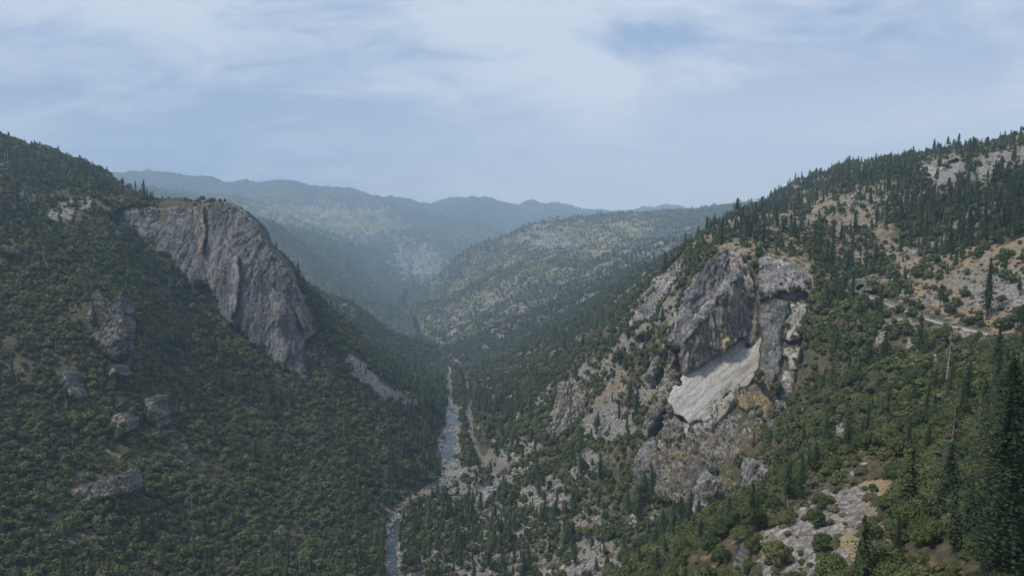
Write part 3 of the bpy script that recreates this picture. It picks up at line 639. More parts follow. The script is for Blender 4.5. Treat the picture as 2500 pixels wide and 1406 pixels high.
# bottom centre: river corridor and talus woods
zone([(900, 1215), (1075, 1230), (1300, 1180), (1500, 1230), (1500, 1420), (880, 1420)], dmax=900, con=0.30, oak=0.46, rock=0.62, snag=0.05, tal=0.12)
zone([(1100, 900), (1240, 900), (1280, 1010), (1230, 1130), (1160, 1080)], dmin=900, con=0.35, oak=0.65, shr=0.5, dry=0.25)
zone([(1130, 960), (1230, 960), (1240, 990), (1190, 1030), (1150, 1010)], dmin=900, con=0.45)
for p in ([(1148, 1222), (1175, 1196), (1250, 1152), (1300, 1128), (1303, 1143), (1250, 1183), (1190, 1222), (1160, 1232)],
          [(1410, 1045), (1440, 1022), (1545, 1008), (1548, 1050), (1500, 1072), (1420, 1066)],
          [(1120, 1338), (1150, 1312), (1215, 1300), (1200, 1322), (1130, 1345)]):
    zone(p, soft=4, wob=8, oak=0.04, con=0.05, shr=0.1, rock=1.0, dry=0.1, tal=1.0)
for p in ([(1255, 1215), (1330, 1168), (1385, 1185), (1395, 1240), (1320, 1255), (1270, 1240)],
          [(1385, 1135), (1440, 1108), (1475, 1118), (1450, 1160), (1400, 1172)],
          [(1365, 1420), (1395, 1370), (1460, 1345), (1450, 1420)],
          [(1215, 1310), (1285, 1280), (1300, 1300), (1230, 1330)], [(1530, 1280), (1600, 1255), (1600, 1272), (1540, 1300)]):
    zone(p, soft=6, wob=12, oak=0.12, con=0.12, shr=0.15, rock=0.85, dry=0.1, tal=0.8)
zone([(1500, 890), (1545, 895), (1530, 960), (1480, 1020), (1440, 1045), (1450, 1000), (1480, 940)], soft=8, oak=0.06, con=0.12, shr=0.35, rock=0.6, dry=0.95)
zone([(1425, 800), (1470, 755), (1520, 705), (1535, 735), (1480, 790), (1400, 850), (1350, 890), (1340, 875)], soft=8, oak=0.1, con=0.06, shr=0.4, rock=0.6, dry=0.9)
zone([(1240, 1075), (1275, 1060), (1280, 1075), (1250, 1090)], soft=5, oak=0.05, rock=0.6, dry=0.9)
zone([(1600, 870), (1650, 830), (1640, 960), (1580, 1020), (1560, 960)], soft=8, rock=0.75, oak=0.3, dry=0.4, shr=0.5)
zone([(1560, 1130), (1700, 1200), (1720, 1300), (1640, 1330), (1500, 1250)], dmax=720, soft=14, rock=0.4, oak=0.6, con=0.25)
# the middle spur
E1 = [(1135, 600), (1200, 575), (1400, 535), (1560, 527), (1700, 520), (1760, 540), (1680, 600), (1560, 660), (1450, 690), (1330, 700), (1200, 740), (1090, 740), (1070, 700)]
zone([(1000, 560), (1760, 500), (1760, 640), (1600, 720), (1500, 850), (1300, 960), (1170, 960), (1010, 790)], dmin=1250, dmax=4500, soft=10, oak=0.62, con=0.14, shr=0.55, rock=0.5, dry=0.45, mead=0.15, snag=0.06)
zone(E1, dmin=1500, dmax=4500, soft=18, wob=30, oak=0.30, con=0.14, shr=0.5, rock=0.35, dry=0.35, mead=0.5, snag=0.06)
zone([(1270, 560), (1560, 545), (1620, 590), (1480, 620), (1380, 600)], dmin=1800, dmax=4500, soft=14, wob=24, oak=0.05, shr=0.3, mead=0.85, rock=0.25)
zone([(1270, 580), (1330, 570), (1400, 600), (1370, 612), (1280, 600)], dmin=1800, dmax=4500, soft=8, rock=0.95, shr=0.15, oak=0.0, con=0.05, mead=0.2)
zone([(1440, 640), (1520, 600), (1640, 560), (1700, 545), (1680, 600), (1560, 660), (1480, 700)], dmin=1400, dmax=4500, soft=14, rock=0.65, mead=0.2, con=0.22, oak=0.3)
zone([(1100, 640), (1060, 700), (1055, 760), (1130, 640), (1280, 560), (1180, 570)], dmin=1800, dmax=4500, soft=8, con=0.45, oak=0.4, mead=0.3)
zone([(1120, 760), (1145, 765), (1120, 810), (1095, 815)], dmin=1400, soft=4, rock=0.9, dry=0.5, oak=0.1)
# right ridge
zone([(1640, 640), (1690, 570), (1800, 500), (2050, 380), (2520, 300), (2520, 640), (2300, 660), (2150, 700), (2000, 700), (1860, 620), (1700, 600)], soft=12, dmax=2200, oak=0.22, con=0.20, shr=0.65, rock=0.55, dry=0.55, snag=0.07)
zone([(1700, 560), (1800, 500), (1950, 440), (2060, 390), (2080, 410), (1900, 520), (1760, 590)], dmax=2200, con=0.34, oak=0.3, shr=0.6)
zone([(2170, 440), (2520, 370), (2520, 640), (2420, 620), (2290, 650), (2200, 600), (2150, 500)], dmax=1300, soft=16, con=0.8, oak=0.45, shr=0.5, rock=0.2, dry=0.3)
zone([(2270, 370), (2420, 330), (2520, 322), (2520, 370), (2400, 385), (2260, 400)], dmin=1000, soft=6, con=0.14, shr=0.9, oak=0.3, rock=0.1, snag=0.08)
zone([(1950, 480), (2170, 475), (2180, 540), (2080, 600), (1900, 600), (1850, 580)], dmax=1500, soft=14, con=0.16, oak=0.10, shr=0.5, rock=0.6, dry=0.7, snag=0.1)
zone([(1750, 580), (2000, 560), (2100, 640), (2000, 650), (1960, 640), (1860, 610), (1780, 605)], dmax=1100, soft=8, con=0.10, oak=0.16, shr=0.65, rock=0.5, dry=0.6)
zone([(2000, 640), (2130, 600), (2160, 700), (2080, 760), (1990, 740)], dmax=1000, con=0.5, oak=0.75, shr=0.3, rock=0.2)
zone([(2120, 690), (2200, 640), (2330, 620), (2520, 590), (2520, 800), (2400, 800), (2250, 765), (2150, 722)], dmax=800, soft=10, con=0.05, oak=0.16, shr=0.85, rock=0.55, dry=0.68, snag=0.04)
zone([(2330, 690), (2520, 660), (2520, 740), (2400, 760)], dmax=800, soft=12, con=0.02, oak=0.03, shr=0.25, rock=0.7, dry=0.8)
zone([(2080, 730), (2420, 830), (2520, 860), (2520, 1140), (2300, 1100), (2150, 1080), (1950, 1060), (1960, 900), (1985, 760)], dmax=700, soft=10, con=0.13, oak=0.9, shr=0.4, rock=0.15, dry=0.25)
zone([(2130, 745), (2330, 800), (2420, 830), (2400, 850), (2220, 800), (2130, 770)], dmax=650, soft=6, con=0.02, oak=0.12, shr=0.3, rock=0.8, dry=0.5)
zone([(2076, 692), (2110, 690), (2140, 715), (2150, 745), (2120, 745), (2085, 724)], dmin=560, dmax=760, soft=2, wob=2, con=0, oak=.0, shr=.1, snag=0)
zone([(2155, 770), (2180, 775), (2165, 850), (2130, 880), (2140, 830)], dmax=650, soft=4, wob=8, con=0.0, oak=0.05, rock=0.8, dry=0.8)
zone([(2220, 785), (2248, 790), (2235, 840), (2215, 890), (2200, 880), (2215, 830)], dmax=650, soft=4, wob=8, con=0.0, oak=0.03, rock=0.95, dry=0.4)
zone([(2270, 860), (2300, 870), (2280, 960), (2255, 1000), (2262, 920)], dmax=600, soft=4, wob=10, con=0.0, oak=0.1, rock=0.8, dry=0.5)
# near rib and the dark woods of the corner
zone([(1620, 1420), (1750, 1310), (1860, 1200), (2000, 1110), (2200, 1100), (2280, 1180), (2260, 1300), (2150, 1420)], dmax=340, soft=14, con=0.06, oak=0.20, shr=1.0, rock=0.5, dry=0.35, snag=0.02)
zone([(1870, 1290), (1960, 1220), (2080, 1200), (2110, 1260), (2050, 1330), (2090, 1420), (1960, 1420), (1900, 1330)], dmax=300, soft=8, wob=14, con=0.02, oak=0.02, shr=0.32, rock=1.0, dry=0.15)
zone([(1600, 1420), (1700, 1330), (1850, 1240), (1870, 1290), (1850, 1350), (1790, 1420)], dmax=340, soft=10, con=0.05, oak=0.35, shr=1.0, rock=0.25)
zone([(1850, 1300), (1960, 1205), (2090, 1190), (2150, 1270), (2120, 1430), (1860, 1430)], dmax=300, soft=10, oak=0.03, con=.0, shr=0.42, rock=.75, dry=.5)
zone([(2050, 1300), (2120, 1290), (2140, 1420), (2080, 1420)], dmax=260, soft=5, oak=0.0, con=.0, shr=0.3, rock=.4, dry=.9)
zone([(2095, 1182), (2185, 1165), (2192, 1190), (2170, 1222), (2150, 1208)], dmax=300, soft=2, wob=4, con=0.0, oak=0.0, shr=0.0, rock=0.0, dry=1.0)
zone([(2125, 1285), (2165, 1290), (2185, 1330), (2155, 1310)], dmax=300, soft=2, wob=4, con=0.0, oak=0.0, shr=0.05, rock=0.1, dry=1.0)
zone([(2215, 1360), (2300, 1385), (2330, 1420), (2300, 1420), (2250, 1385)], dmax=300, soft=2, wob=4, con=0.0, oak=0.0, shr=0.05, rock=0.0, dry=0.8)
zone([(2200, 1100), (2300, 1050), (2520, 980), (2620, 1420), (2320, 1420), (2180, 1330), (2190, 1230)], dmax=330, soft=10, con=0.12, oak=1.0, shr=0.5, rock=0.05, dry=0.1, snag=0.0)
zone([(2210, 1330), (2330, 1360), (2380, 1420), (2200, 1420)], dmax=330, soft=10, con=0.02, oak=0.05, shr=0.7, rock=0.3, dry=0.4)
# far country
zone([(2235, 390), (2350, 385), (2360, 425), (2300, 462), (2250, 440)], dmin=900, soft=6, wob=5, con=0.02, oak=0.05, shr=.2, rock=.8)
zone([(2360, 400), (2440, 365), (2540, 345), (2540, 400), (2440, 420), (2390, 445)], dmin=850, soft=6, wob=5, con=0.05, oak=0.05, shr=.2, rock=.8)
bl_ = sstep(0.10, 0.42, fbm2(GX + GY * .3, GY * .8, 46, 4, 511, .6) + .25 * fbm2(GX, GY, 160, 2, 515))
kr = bl_ * R_ * (GU > 330) * (1 - sstep(0, 1, (PXg > 1990) & (PYg > 760)))
setf(kr * .85, rock=.78, dry=.8); FIELDS['oak'] *= 1 - .72 * kr; FIELDS['con'] *= 1 - .4 * kr; FIELDS['tal'] = np.maximum(FIELDS['tal'], kr * .10 * (GU < 1200))
kl = sstep(0.38, 0.62, fbm2(GX, GY, 60, 4, 521, .6)) * left
setf(kl * .8, rock=.75, dry=.5); FIELDS['oak'] *= 1 - .6 * kl
far = sstep(2400, 2900, GU) * (1 - sstep(0, 1, ((PXg > 1050) & (GU < 4500)).astype(float)))
setf(far, oak=0.65, con=0.18, shr=0.3, rock=0.15, dry=0.15, mead=0.28, snag=0.0)
zone([(560, 495), (900, 500), (1000, 560), (850, 575), (700, 545)], dmin=2400, soft=10, wob=20, mead=0.8, oak=0.12, con=0.06)
zone([(820, 550), (900, 560), (910, 600), (830, 590)], dmin=2500, soft=10, wob=18, rock=0.75, oak=0.1)
zone([(970, 590), (1030, 590), (1090, 640), (1060, 690), (990, 680), (955, 640)], dmin=2500, soft=12, wob=24, rock=0.9, dry=0.6, oak=0.1, con=0.05)
# nothing grows on water, roads and bare cliffs
ds, _, _ = seg_dist(GX, GY, RIVER); dh, _, _ = seg_dist(GX, GY, ROADH); dv, _, _ = seg_dist(GX, GY, ROADV)
hwg = river_hw(GY)
bed = (1 - sstep(hwg, hwg + 4, ds + dwob * 7)) * (GU < 2800)
clear = np.maximum.reduce([bed, 1 - sstep(6, 9, dh), 1 - sstep(5.5, 8, dv), rockmask])
for k in ('oak', 'con', 'shr', 'snag', 'tal'): FIELDS[k] *= 1 - clear
setf(bed, rock=0.9, dry=0.35)
# steep ground shows rock
gr_r = np.gradient(GH, axis=0) / np.gradient(GX * 0 + rr[:, None], axis=0)
steep = sstep(0.75, 1.2, np.abs(gr_r)) * (GY > 300)
setf(steep * 0.6, rock=0.8)
FIELDS['oak'] *= 1 - 0.6 * steep

ter = new_mesh('ground', TP2.reshape(-1, 3), grid_quads(*GX.shape))
for k in ('rock', 'dry', 'mead'):
    a = ter.attributes.new(k, 'FLOAT', 'POINT'); a.data.foreach_set('value', FIELDS[k].astype(np.float32).ravel())
a = ter.attributes.new('far', 'FLOAT', 'POINT'); a.data.foreach_set('value', sstep(1500, 4000, GU).astype(np.float32).ravel())

m, nt, b = mat('hillside')
p = pos(nt)
def att(n): return N(nt, 'Attribute', attribute_name=n).outputs['Fac']
n1 = noise(nt, p, 0.03, 6, 0.62); n2 = noise(nt, p, 0.25, 6, 0.65); n3 = noise(nt, p, 1.3, 4, 0.7)
c = mix(nt, mapr(nt, n2, 0.35, 0.65), (0.055, 0.048, 0.030), (0.12, 0.10, 0.062))
c = mix(nt, mapr(nt, noise(nt, p, 0.07, 5), 0.48, 0.58), c, (0.050, 0.062, 0.028))
def amt(a, lo, n, w=0.12):      # patchy mask: attribute level against noise
    k = math_(nt, 'ADD', math_(nt, 'MULTIPLY', a, 0.75), math_(nt, 'MULTIPLY', n, 0.9))
    return mapr(nt, k, lo, lo + w)
mn = math_(nt, 'ADD', math_(nt, 'MULTIPLY', n1, 0.5), math_(nt, 'MULTIPLY', n2, 0.5))
cm = mix(nt, mapr(nt, noise(nt, p, 0.004, 6, 0.6), 0.40, 0.62), (0.25, 0.205, 0.095), (0.13, 0.13, 0.06))
c = mix(nt, amt(att('mead'), 0.72, noise(nt, p, 0.0035, 8, 0.62), 0.2), c, cm)
cd = mix(nt, mapr(nt, n3, 0.3, 0.7), (0.20, 0.155, 0.095), (0.33, 0.265, 0.165))
c = mix(nt, amt(att('dry'), 0.78, noise(nt, p, 0.11, 6, 0.68)), c, cd)
cr = mix(nt, mapr(nt, noise(nt, p, 0.35, 8, 0.75), 0.35, 0.66), (0.13, 0.122, 0.115), (0.42, 0.40, 0.37))
band = noise(nt, scaled(nt, mixv(nt, p, 1.5), (0.5, 0.9, 2.2), (0.5, 0.35, 0.3)), 0.55, 6, 0.7)
cr = mix(nt, mapr(nt, band, 0.42, 0.56, 0.75, 0.0), cr, (0.075, 0.072, 0.07))
cr = mix(nt, mapr(nt, noise(nt, p, 0.07, 5, 0.6), 0.5, 0.66, 0.0, 0.5), cr, (0.20, 0.155, 0.10))
rk = amt(att('rock'), 0.86, noise(nt, p, 0.16, 7, 0.68), 0.08)
c = mix(nt, rk, c, cr)
nt.links.new(c, b.inputs['Base Color'])
bh = math_(nt, 'ADD', math_(nt, 'MULTIPLY', n3, 0.35), math_(nt, 'ADD', n2, math_(nt, 'MULTIPLY', rk, 0.8)))
nt.links.new(N(nt, 'Bump', {'Height': bh, 'Distance': 1.4, 'Strength': 0.8}).outputs[0], b.inputs['Normal'])
ter.materials.append(m)
link('ground', ter, kind='structure')
# ------------------------------------------------------------------ plant and rock models
def rrot(n, r):
    """n random rotation matrices"""
    q = r.normal(size=(n, 4)); q /= np.linalg.norm(q, axis=1, keepdims=True); a, b, c, d = q.T
    return np.stack([np.stack([1 - 2 * (c * c + d * d), 2 * (b * c - a * d), 2 * (b * d + a * c)], -1),
                     np.stack([2 * (b * c + a * d), 1 - 2 * (b * b + d * d), 2 * (c * d - a * b)], -1),
                     np.stack([2 * (b * d - a * c), 2 * (c * d + a * b), 1 - 2 * (b * b + c * c)], -1)], 1)
def leaf_quads(C_, Nn, size, r, asp=0.7):
    n = len(C_)
    Nn = Nn / (np.linalg.norm(Nn, axis=1, keepdims=True) + 1e-9)
    a = np.cross(Nn, r.normal(size=(n, 3))); a /= np.linalg.norm(a, axis=1, keepdims=True) + 1e-9
    b = np.cross(Nn, a); s = (np.asarray(size) * r.uniform(0.6, 1.3, n))[:, None]
    v = np.stack([C_ - a * s, C_ - b * s * asp, C_ + a * s, C_ + b * s * asp * 0.8], 1) * 1.0
    return v.reshape(-1, 3), np.arange(n * 4).reshape(n, 4)
class MB:
    def __init__(s): s.v = []; s.q = []; s.t = []; s.n = 0; s.qm = []; s.tm = []
    def add(s, v, q=None, t=None, m=0):
        v = np.asarray(v, float)
        if q is not None and len(q): s.q.append(np.asarray(q) + s.n); s.qm.append(np.full(len(q), m))
        if t is not None and len(t): s.t.append(np.asarray(t) + s.n); s.tm.append(np.full(len(t), m))
        s.v.append(v); s.n += len(v)
    def tube(s, pts, rad, k=5, m=0, cap=True):
        pts = np.asarray(pts, float); n = len(pts); rad = np.broadcast_to(rad, n)
        tg = np.gradient(pts, axis=0); tg /= np.linalg.norm(tg, axis=1, keepdims=True) + 1e-9
        up = np.array([0, 0, 1.0]) if abs(tg[0][2]) < 0.9 else np.array([1.0, 0, 0])
        a = np.cross(tg, up); a /= np.linalg.norm(a, axis=1, keepdims=True) + 1e-9; b = np.cross(tg, a)
        th = np.arange(k) / k * 2 * math.pi
        v = pts[:, None] + (a[:, None] * np.cos(th)[None, :, None] + b[:, None] * np.sin(th)[None, :, None]) * rad[:, None, None]
        i = np.arange(n * k).reshape(n, k); j = np.roll(i, -1, 1)
        q = np.stack([i[:-1], j[:-1], j[1:], i[1:]], -1).reshape(-1, 4)
        s.add(v.reshape(-1, 3), q, m=m)
    def box(s, c, h, m=0, R=None):
        v = np.array([(x, y, z) for x in (-1, 1) for y in (-1, 1) for z in (-1, 1)], float) * h
        if R is not None: v = v @ np.asarray(R).T
        s.add(v + c, [(0, 1, 3, 2), (4, 6, 7, 5), (0, 4, 5, 1), (2, 3, 7, 6), (0, 2, 6, 4), (1, 5, 7, 3)], m=m)
    def mesh(s, name, mats, smooth=False):
        q = np.concatenate(s.q) if s.q else None; t = np.concatenate(s.t) if s.t else None
        mi = np.concatenate(([np.concatenate(s.qm)] if s.q else []) + ([np.concatenate(s.tm)] if s.t else []))
        return new_mesh(name, np.concatenate(s.v), q, t, smooth, mats, mi)

def ico(sub):
    t = (1 + 5 ** .5) / 2
    v = [(-1, t, 0), (1, t, 0), (-1, -t, 0), (1, -t, 0), (0, -1, t), (0, 1, t), (0, -1, -t), (0, 1, -t), (t, 0, -1), (t, 0, 1), (-t, 0, -1), (-t, 0, 1)]
    f = [(0, 11, 5), (0, 5, 1), (0, 1, 7), (0, 7, 10), (0, 10, 11), (1, 5, 9), (5, 11, 4), (11, 10, 2), (10, 7, 6), (7, 1, 8), (3, 9, 4), (3, 4, 2), (3, 2, 6), (3, 6, 8), (3, 8, 9), (4, 9, 5), (2, 4, 11), (6, 2, 10), (8, 6, 7), (9, 8, 1)]
    v = [np.array(p, float) / np.linalg.norm(p) for p in v]
    for _ in range(sub):
        c = {}; nf = []
        def mid(a, b):
            k = (min(a, b), max(a, b))
            if k not in c: p = v[a] + v[b]; v.append(p / np.linalg.norm(p)); c[k] = len(v) - 1
            return c[k]
        for a, b, d in f:
            x, y, z = mid(a, b), mid(b, d), mid(d, a); nf += [(a, x, z), (b, y, x), (d, z, y), (x, y, z)]
        f = nf
    return np.array(v), np.array(f)
ICO1, ICO2, ICO3 = ico(1), ico(2), ico(3)

def broadleaf(seed, nleaf, lsize, flat=0.8, nb=9, core=ICO1, stem=True):
    """crown about 1 m wide standing on z = 0"""
    r = np.random.default_rng(seed); cr = MB(); tr = MB()
    cs = []; 
    for i in range(nb):
        a = i * 2.4 + r.uniform(-.4, .4); q = math.sqrt((i + .3) / nb)
        cs.append((math.cos(a) * q * 0.33, math.sin(a) * q * 0.33, flat * (0.62 - 0.30 * q * q + r.uniform(-.07, .07)), r.uniform(.14, .21) * (1.1 - .25 * q)))
    cs.append((0, 0, flat * 0.45, 0.30))
    cs = np.array(cs)
    for x, y, z, q in cs:
        v = core[0] * (q * 0.80) * (1 + 0.22 * r.normal(size=(len(core[0]), 1))) * (1, 1, 0.85)
        cr.add(v + (x, y, z), t=core[1])
    w = cs[:, 3] ** 2; pick = r.choice(len(cs), nleaf, p=w / w.sum())
    d = r.normal(size=(nleaf, 3)); d[:, 2] = d[:, 2] * 0.8 + 0.25; d /= np.linalg.norm(d, axis=1, keepdims=True)
    c = cs[pick, :3] + d * (cs[pick, 3] * r.uniform(.82, 1.18, nleaf))[:, None]
    v, q = leaf_quads(c, d + r.normal(size=d.shape) * 0.55, lsize, r); cr.add(v, q)
    if stem:
        tr.tube([(0, 0, -.25), (0.01, 0, .1), (.02, .01, .35 * flat)], [.035, .028, .02], 6)
        for i in range(5):
            x, y, z, _ = cs[i + 1]; tr.tube([(0.01, 0, .18 * flat), (x * .5, y * .5, z * .6), (x, y, z)], [.018, .012, .006], 4)
    return cr, tr

def conifer(seed, whorls, per, seg, lsize, bare=0.12, width=0.14, core=True, droop=0.25):
    """about 1 m tall, standing on z = 0"""
    r = np.random.default_rng(seed); cr = MB(); tr = MB()
    tr.tube([(0, 0, -.06), (0, 0, .3), (.004, 0, .7), (0, .003, .99)], [.014, .011, .006, .0015], 6)
    lean = r.uniform(-.01, .01, 2)
    P, Nn, S = [], [], []
    gap = r.uniform(0, 6.28); asym = r.uniform(.1, .3)
    for i in range(whorls):
        t = bare + (1 - bare) * ((i + r.uniform(-.3, .3)) / whorls)
        t = min(max(t, bare), .985)
        R = width * (0.25 + 0.9 * (1 - (t - bare) / (1 - bare)) ** 0.75 if t > bare + .1 else 0.7 + .3 * (t - bare) / .1) * r.uniform(.6, 1.15)
        R = min(R, width * 1.05) * min(1, (1 - t) * 7 + .15)
        for j in range(per):
            a = r.uniform(0, 6.28); Rj = R * r.uniform(.55, 1.2) * (1 - asym * (math.cos(a - gap) > .4))
            for k in range(seg):
                u = (k + r.uniform(.4, 1)) / seg
                P.append((math.cos(a) * Rj * u, math.sin(a) * Rj * u, t - droop * Rj * u * u + .012 * r.normal()))
                Nn.append((math.cos(a) * .35 + r.normal() * .35, math.sin(a) * .35 + r.normal() * .35, 1.0 + r.normal() * .5)); S.append(lsize * (0.6 + .6 * Rj / width) * (1.15 - .45 * u))
    if core:
        n = 7
        z = np.linspace(bare + .03, .97, 9); rad = width * (0.5 if whorls < 25 and seed > 60 else .28) * (1 - (z - bare) / (1 - bare)) ** 0.8 * r.uniform(.7, 1.15, 9) + .002
        cr.tube(np.c_[np.zeros(9), np.zeros(9), z], rad, 6)
    v, q = leaf_quads(np.array(P), np.array(Nn), np.array(S), r, 0.55); cr.add(v, q)
    return cr, tr

def snag(seed, nb=14, brk=False, brl=0.10, rad=.013):
    r = np.random.default_rng(seed); m = MB(); lx, ly = r.uniform(-.03, .03, 2)
    top = .75 if brk else 1.0
    zs = np.linspace(-.05, top, 7); pts = np.c_[lx * zs ** 2 + .003 * r.normal(size=7), ly * zs ** 2 + .003 * r.normal(size=7), zs]
    m.tube(pts, np.linspace(rad, .004 if brk else .0012, 7), 6)
    for i in range(nb):
        z = r.uniform(.25, top * .97); a = r.uniform(0, 6.28); L = brl * r.uniform(.3, 1.2) * (1.15 - z)
        x0 = np.array([np.interp(z, zs, pts[:, 0]), np.interp(z, zs, pts[:, 1]), z]); dv = np.array([math.cos(a), math.sin(a), 0])
        dz = r.uniform(-.5, .35)
        m.tube([x0, x0 + dv * L * .5 + (0, 0, L * .3 * dz), x0 + dv * L + (0, 0, L * dz)], [.0045 * (1.2 - z), .003 * (1.2 - z), .0008], 4)
    return m

def boulder(seed, core=ICO3):
    r = np.random.default_rng(seed); v = core[0].copy() * (1, r.uniform(.7, 1), r.uniform(.55, .85))
    n = r.normal(size=(15, 3)); n /= np.linalg.norm(n, axis=1, keepdims=True)
    for k in n:
        d = r.uniform(.52, .82); e = v @ k; m = e > d
        v[m] -= (e[m] - d)[:, None] * k
    v += fbm3(v[:, None, :] + seed, .5, 3, seed)[:, 0, None] * v * .07
    m = MB(); m.add(v, t=core[1]); return m

def far_clump(seed):
    r = np.random.default_rng(seed); m = MB()
    for i in range(5):
        x, y = r.uniform(-.4, .4, 2); q = r.uniform(.14, .24)
        m.add(ICO1[0] * (q, q, q * r.uniform(.8, 1.3)) * (1 + .25 * r.normal(size=(len(ICO1[0]), 1))) + (x, y, q * .6), t=ICO1[1])
    c = r.uniform(-.5, .5, (40, 3)) * (1, 1, .5) + (0, 0, .25); v, q = leaf_quads(c, r.normal(size=c.shape) + (0, 0, .6), .09, r); m.add(v, q)
    return m

OAKS_HI = [broadleaf(11 + i, 2800, .029, .95, 14, ICO1) for i in range(4)]
OAKS_MID = [broadleaf(31 + i, 230, .085, .95, 9, ICO1, False) for i in range(5)]
CON_HI = [conifer(51, 40, 9, 5, .021, .06, .19), conifer(52, 36, 9, 5, .023, .14, .20), conifer(53, 26, 9, 5, .025, .36, .20), conifer(54, 44, 9, 5, .019, .05, .155), conifer(55, 20, 9, 5, .028, .42, .25, True, .05), conifer(56, 30, 8, 5, .024, .10, .24), conifer(57, 24, 7, 5, .024, .25, .17)]
CON_MID = [conifer(61, 20, 6, 3, .040, .06, .19), conifer(62, 18, 6, 3, .042, .15, .20), conifer(63, 13, 6, 3, .046, .34, .20), conifer(64, 22, 6, 3, .036, .05, .155), conifer(65, 13, 5, 3, .040, .22, .17), conifer(66, 11, 7, 3, .05, .42, .26, True, .05), conifer(67, 15, 6, 3, .045, .10, .25), conifer(68, 10, 6, 3, .05, .45, .22, True, 0.0)]
SHR_HI = [broadleaf(71 + i, 1800, .030, .62, 12, ICO1, False) for i in range(4)]
SHR_MID = [broadleaf(81 + i, 170, .09, .62, 8, ICO1, False) for i in range(4)]
SNAGS = [snag(91, 16), snag(92, 8, True), snag(93, 24, brl=.14), snag(94, 6, True, rad=.010)]
BOULD = [boulder(101 + i) for i in range(7)]
BOULD_LO = [boulder(101 + i, ICO2) for i in range(7)]

def ME(pair, nm, cm, tm):
    return (pair[0].mesh(nm + '_crown', [M[cm]]), pair[1].mesh(nm + '_trunk', [M[tm]], True) if pair[1].n else None)
ME_OAK = [ME(p, 'oak', 'oak', 'oakbark') for p in OAKS_HI]
ME_CON = [ME(p, 'conifer', 'conifer', 'bark') for p in CON_HI]
ME_SHR = [ME(p, 'shrub', 'brush', 'oakbark') for p in SHR_HI]
ME_SNAG = [p.mesh('snag', [M['deadwood']], True) for p in SNAGS]
ME_SNAGB = [p.mesh('snag_brown', [M['deadbrown']], True) for p in SNAGS]
ME_BOULD = [p.mesh('boulder', [M['talus']]) for p in BOULD]

def source(name, meshes):
    c = bpy.data.collections.new(name)
    for i, me in enumerate(meshes):
        o = bpy.data.objects.new('%s_%02d' % (name, i), me); c.objects.link(o)
    return c
def both(pair, cm, tm):
    m = MB(); m.add(np.concatenate(pair[0].v), np.concatenate(pair[0].q), np.concatenate(pair[0].t) if pair[0].t else None, 0)
    if pair[1].n: m.add(np.concatenate(pair[1].v), np.concatenate(pair[1].q), m=1)
    return m.mesh('tree', [M[cm], M[tm]])
SRC = {
    'oak': source('oak_source', [both(p, 'oak', 'oakbark') for p in OAKS_MID]),
    'con': source('conifer_source', [both(p, 'conifer', 'bark') for p in CON_MID]),
    'shr': source('shrub_source', [both(p, 'brush', 'oakbark') for p in SHR_MID]),
    'snag': source('snag_source', ME_SNAG),
    'rock': source('rubble_source', [p.mesh('rubble', [M['talus']]) for p in BOULD_LO]),
    'far': source('far_source', [far_clump(120 + i).mesh('clump', [M['oak']]) for i in range(4)]),
}
def scatter(name, src, P, rot, scl, **props):
    me = bpy.data.meshes.new(name); n = len(P)
    me.vertices.add(n); me.vertices.foreach_set('co', np.asarray(P, np.float32).ravel())
    for nm, ty, v, key in (('rot', 'FLOAT_VECTOR', rot, 'vector'), ('scl', 'FLOAT_VECTOR', scl, 'vector'), ('pick', 'INT', rng.integers(0, 1000, n), 'value')):
        a = me.attributes.new(nm, ty, 'POINT'); a.data.foreach_set(key, np.asarray(v, np.int32 if ty == 'INT' else np.float32).ravel())
    o = link(name, me, **props)
    ng = bpy.data.node_groups.new(name, 'GeometryNodeTree')
    ng.interface.new_socket('Geometry', in_out='INPUT', socket_type='NodeSocketGeometry')
    ng.interface.new_socket('Geometry', in_out='OUTPUT', socket_type='NodeSocketGeometry')
    A = lambda t: ng.nodes.new(t)
    gi, go = A('NodeGroupInput'), A('NodeGroupOutput'); ip = A('GeometryNodeInstanceOnPoints'); ci = A('GeometryNodeCollectionInfo')
    ci.inputs['Collection'].default_value = SRC[src]; ci.inputs['Separate Children'].default_value = True; ci.inputs['Reset Children'].default_value = True
    at = {}
    for nm, ty in (('rot', 'FLOAT_VECTOR'), ('scl', 'FLOAT_VECTOR'), ('pick', 'INT')):
        q = A('GeometryNodeInputNamedAttribute'); q.data_type = ty; q.inputs['Name'].default_value = nm; at[nm] = q.outputs['Attribute']
    L = ng.links.new
    L(gi.outputs[0], ip.inputs['Points']); L(ci.outputs[0], ip.inputs['Instance']); ip.inputs['Pick Instance'].default_value = True
    L(at['pick'], ip.inputs['Instance Index']); L(at['rot'], ip.inputs['Rotation']); L(at['scl'], ip.inputs['Scale']); L(ip.outputs[0], go.inputs[0])
    md = o.modifiers.new('scatter', 'NODES'); md.node_group = ng
    return o

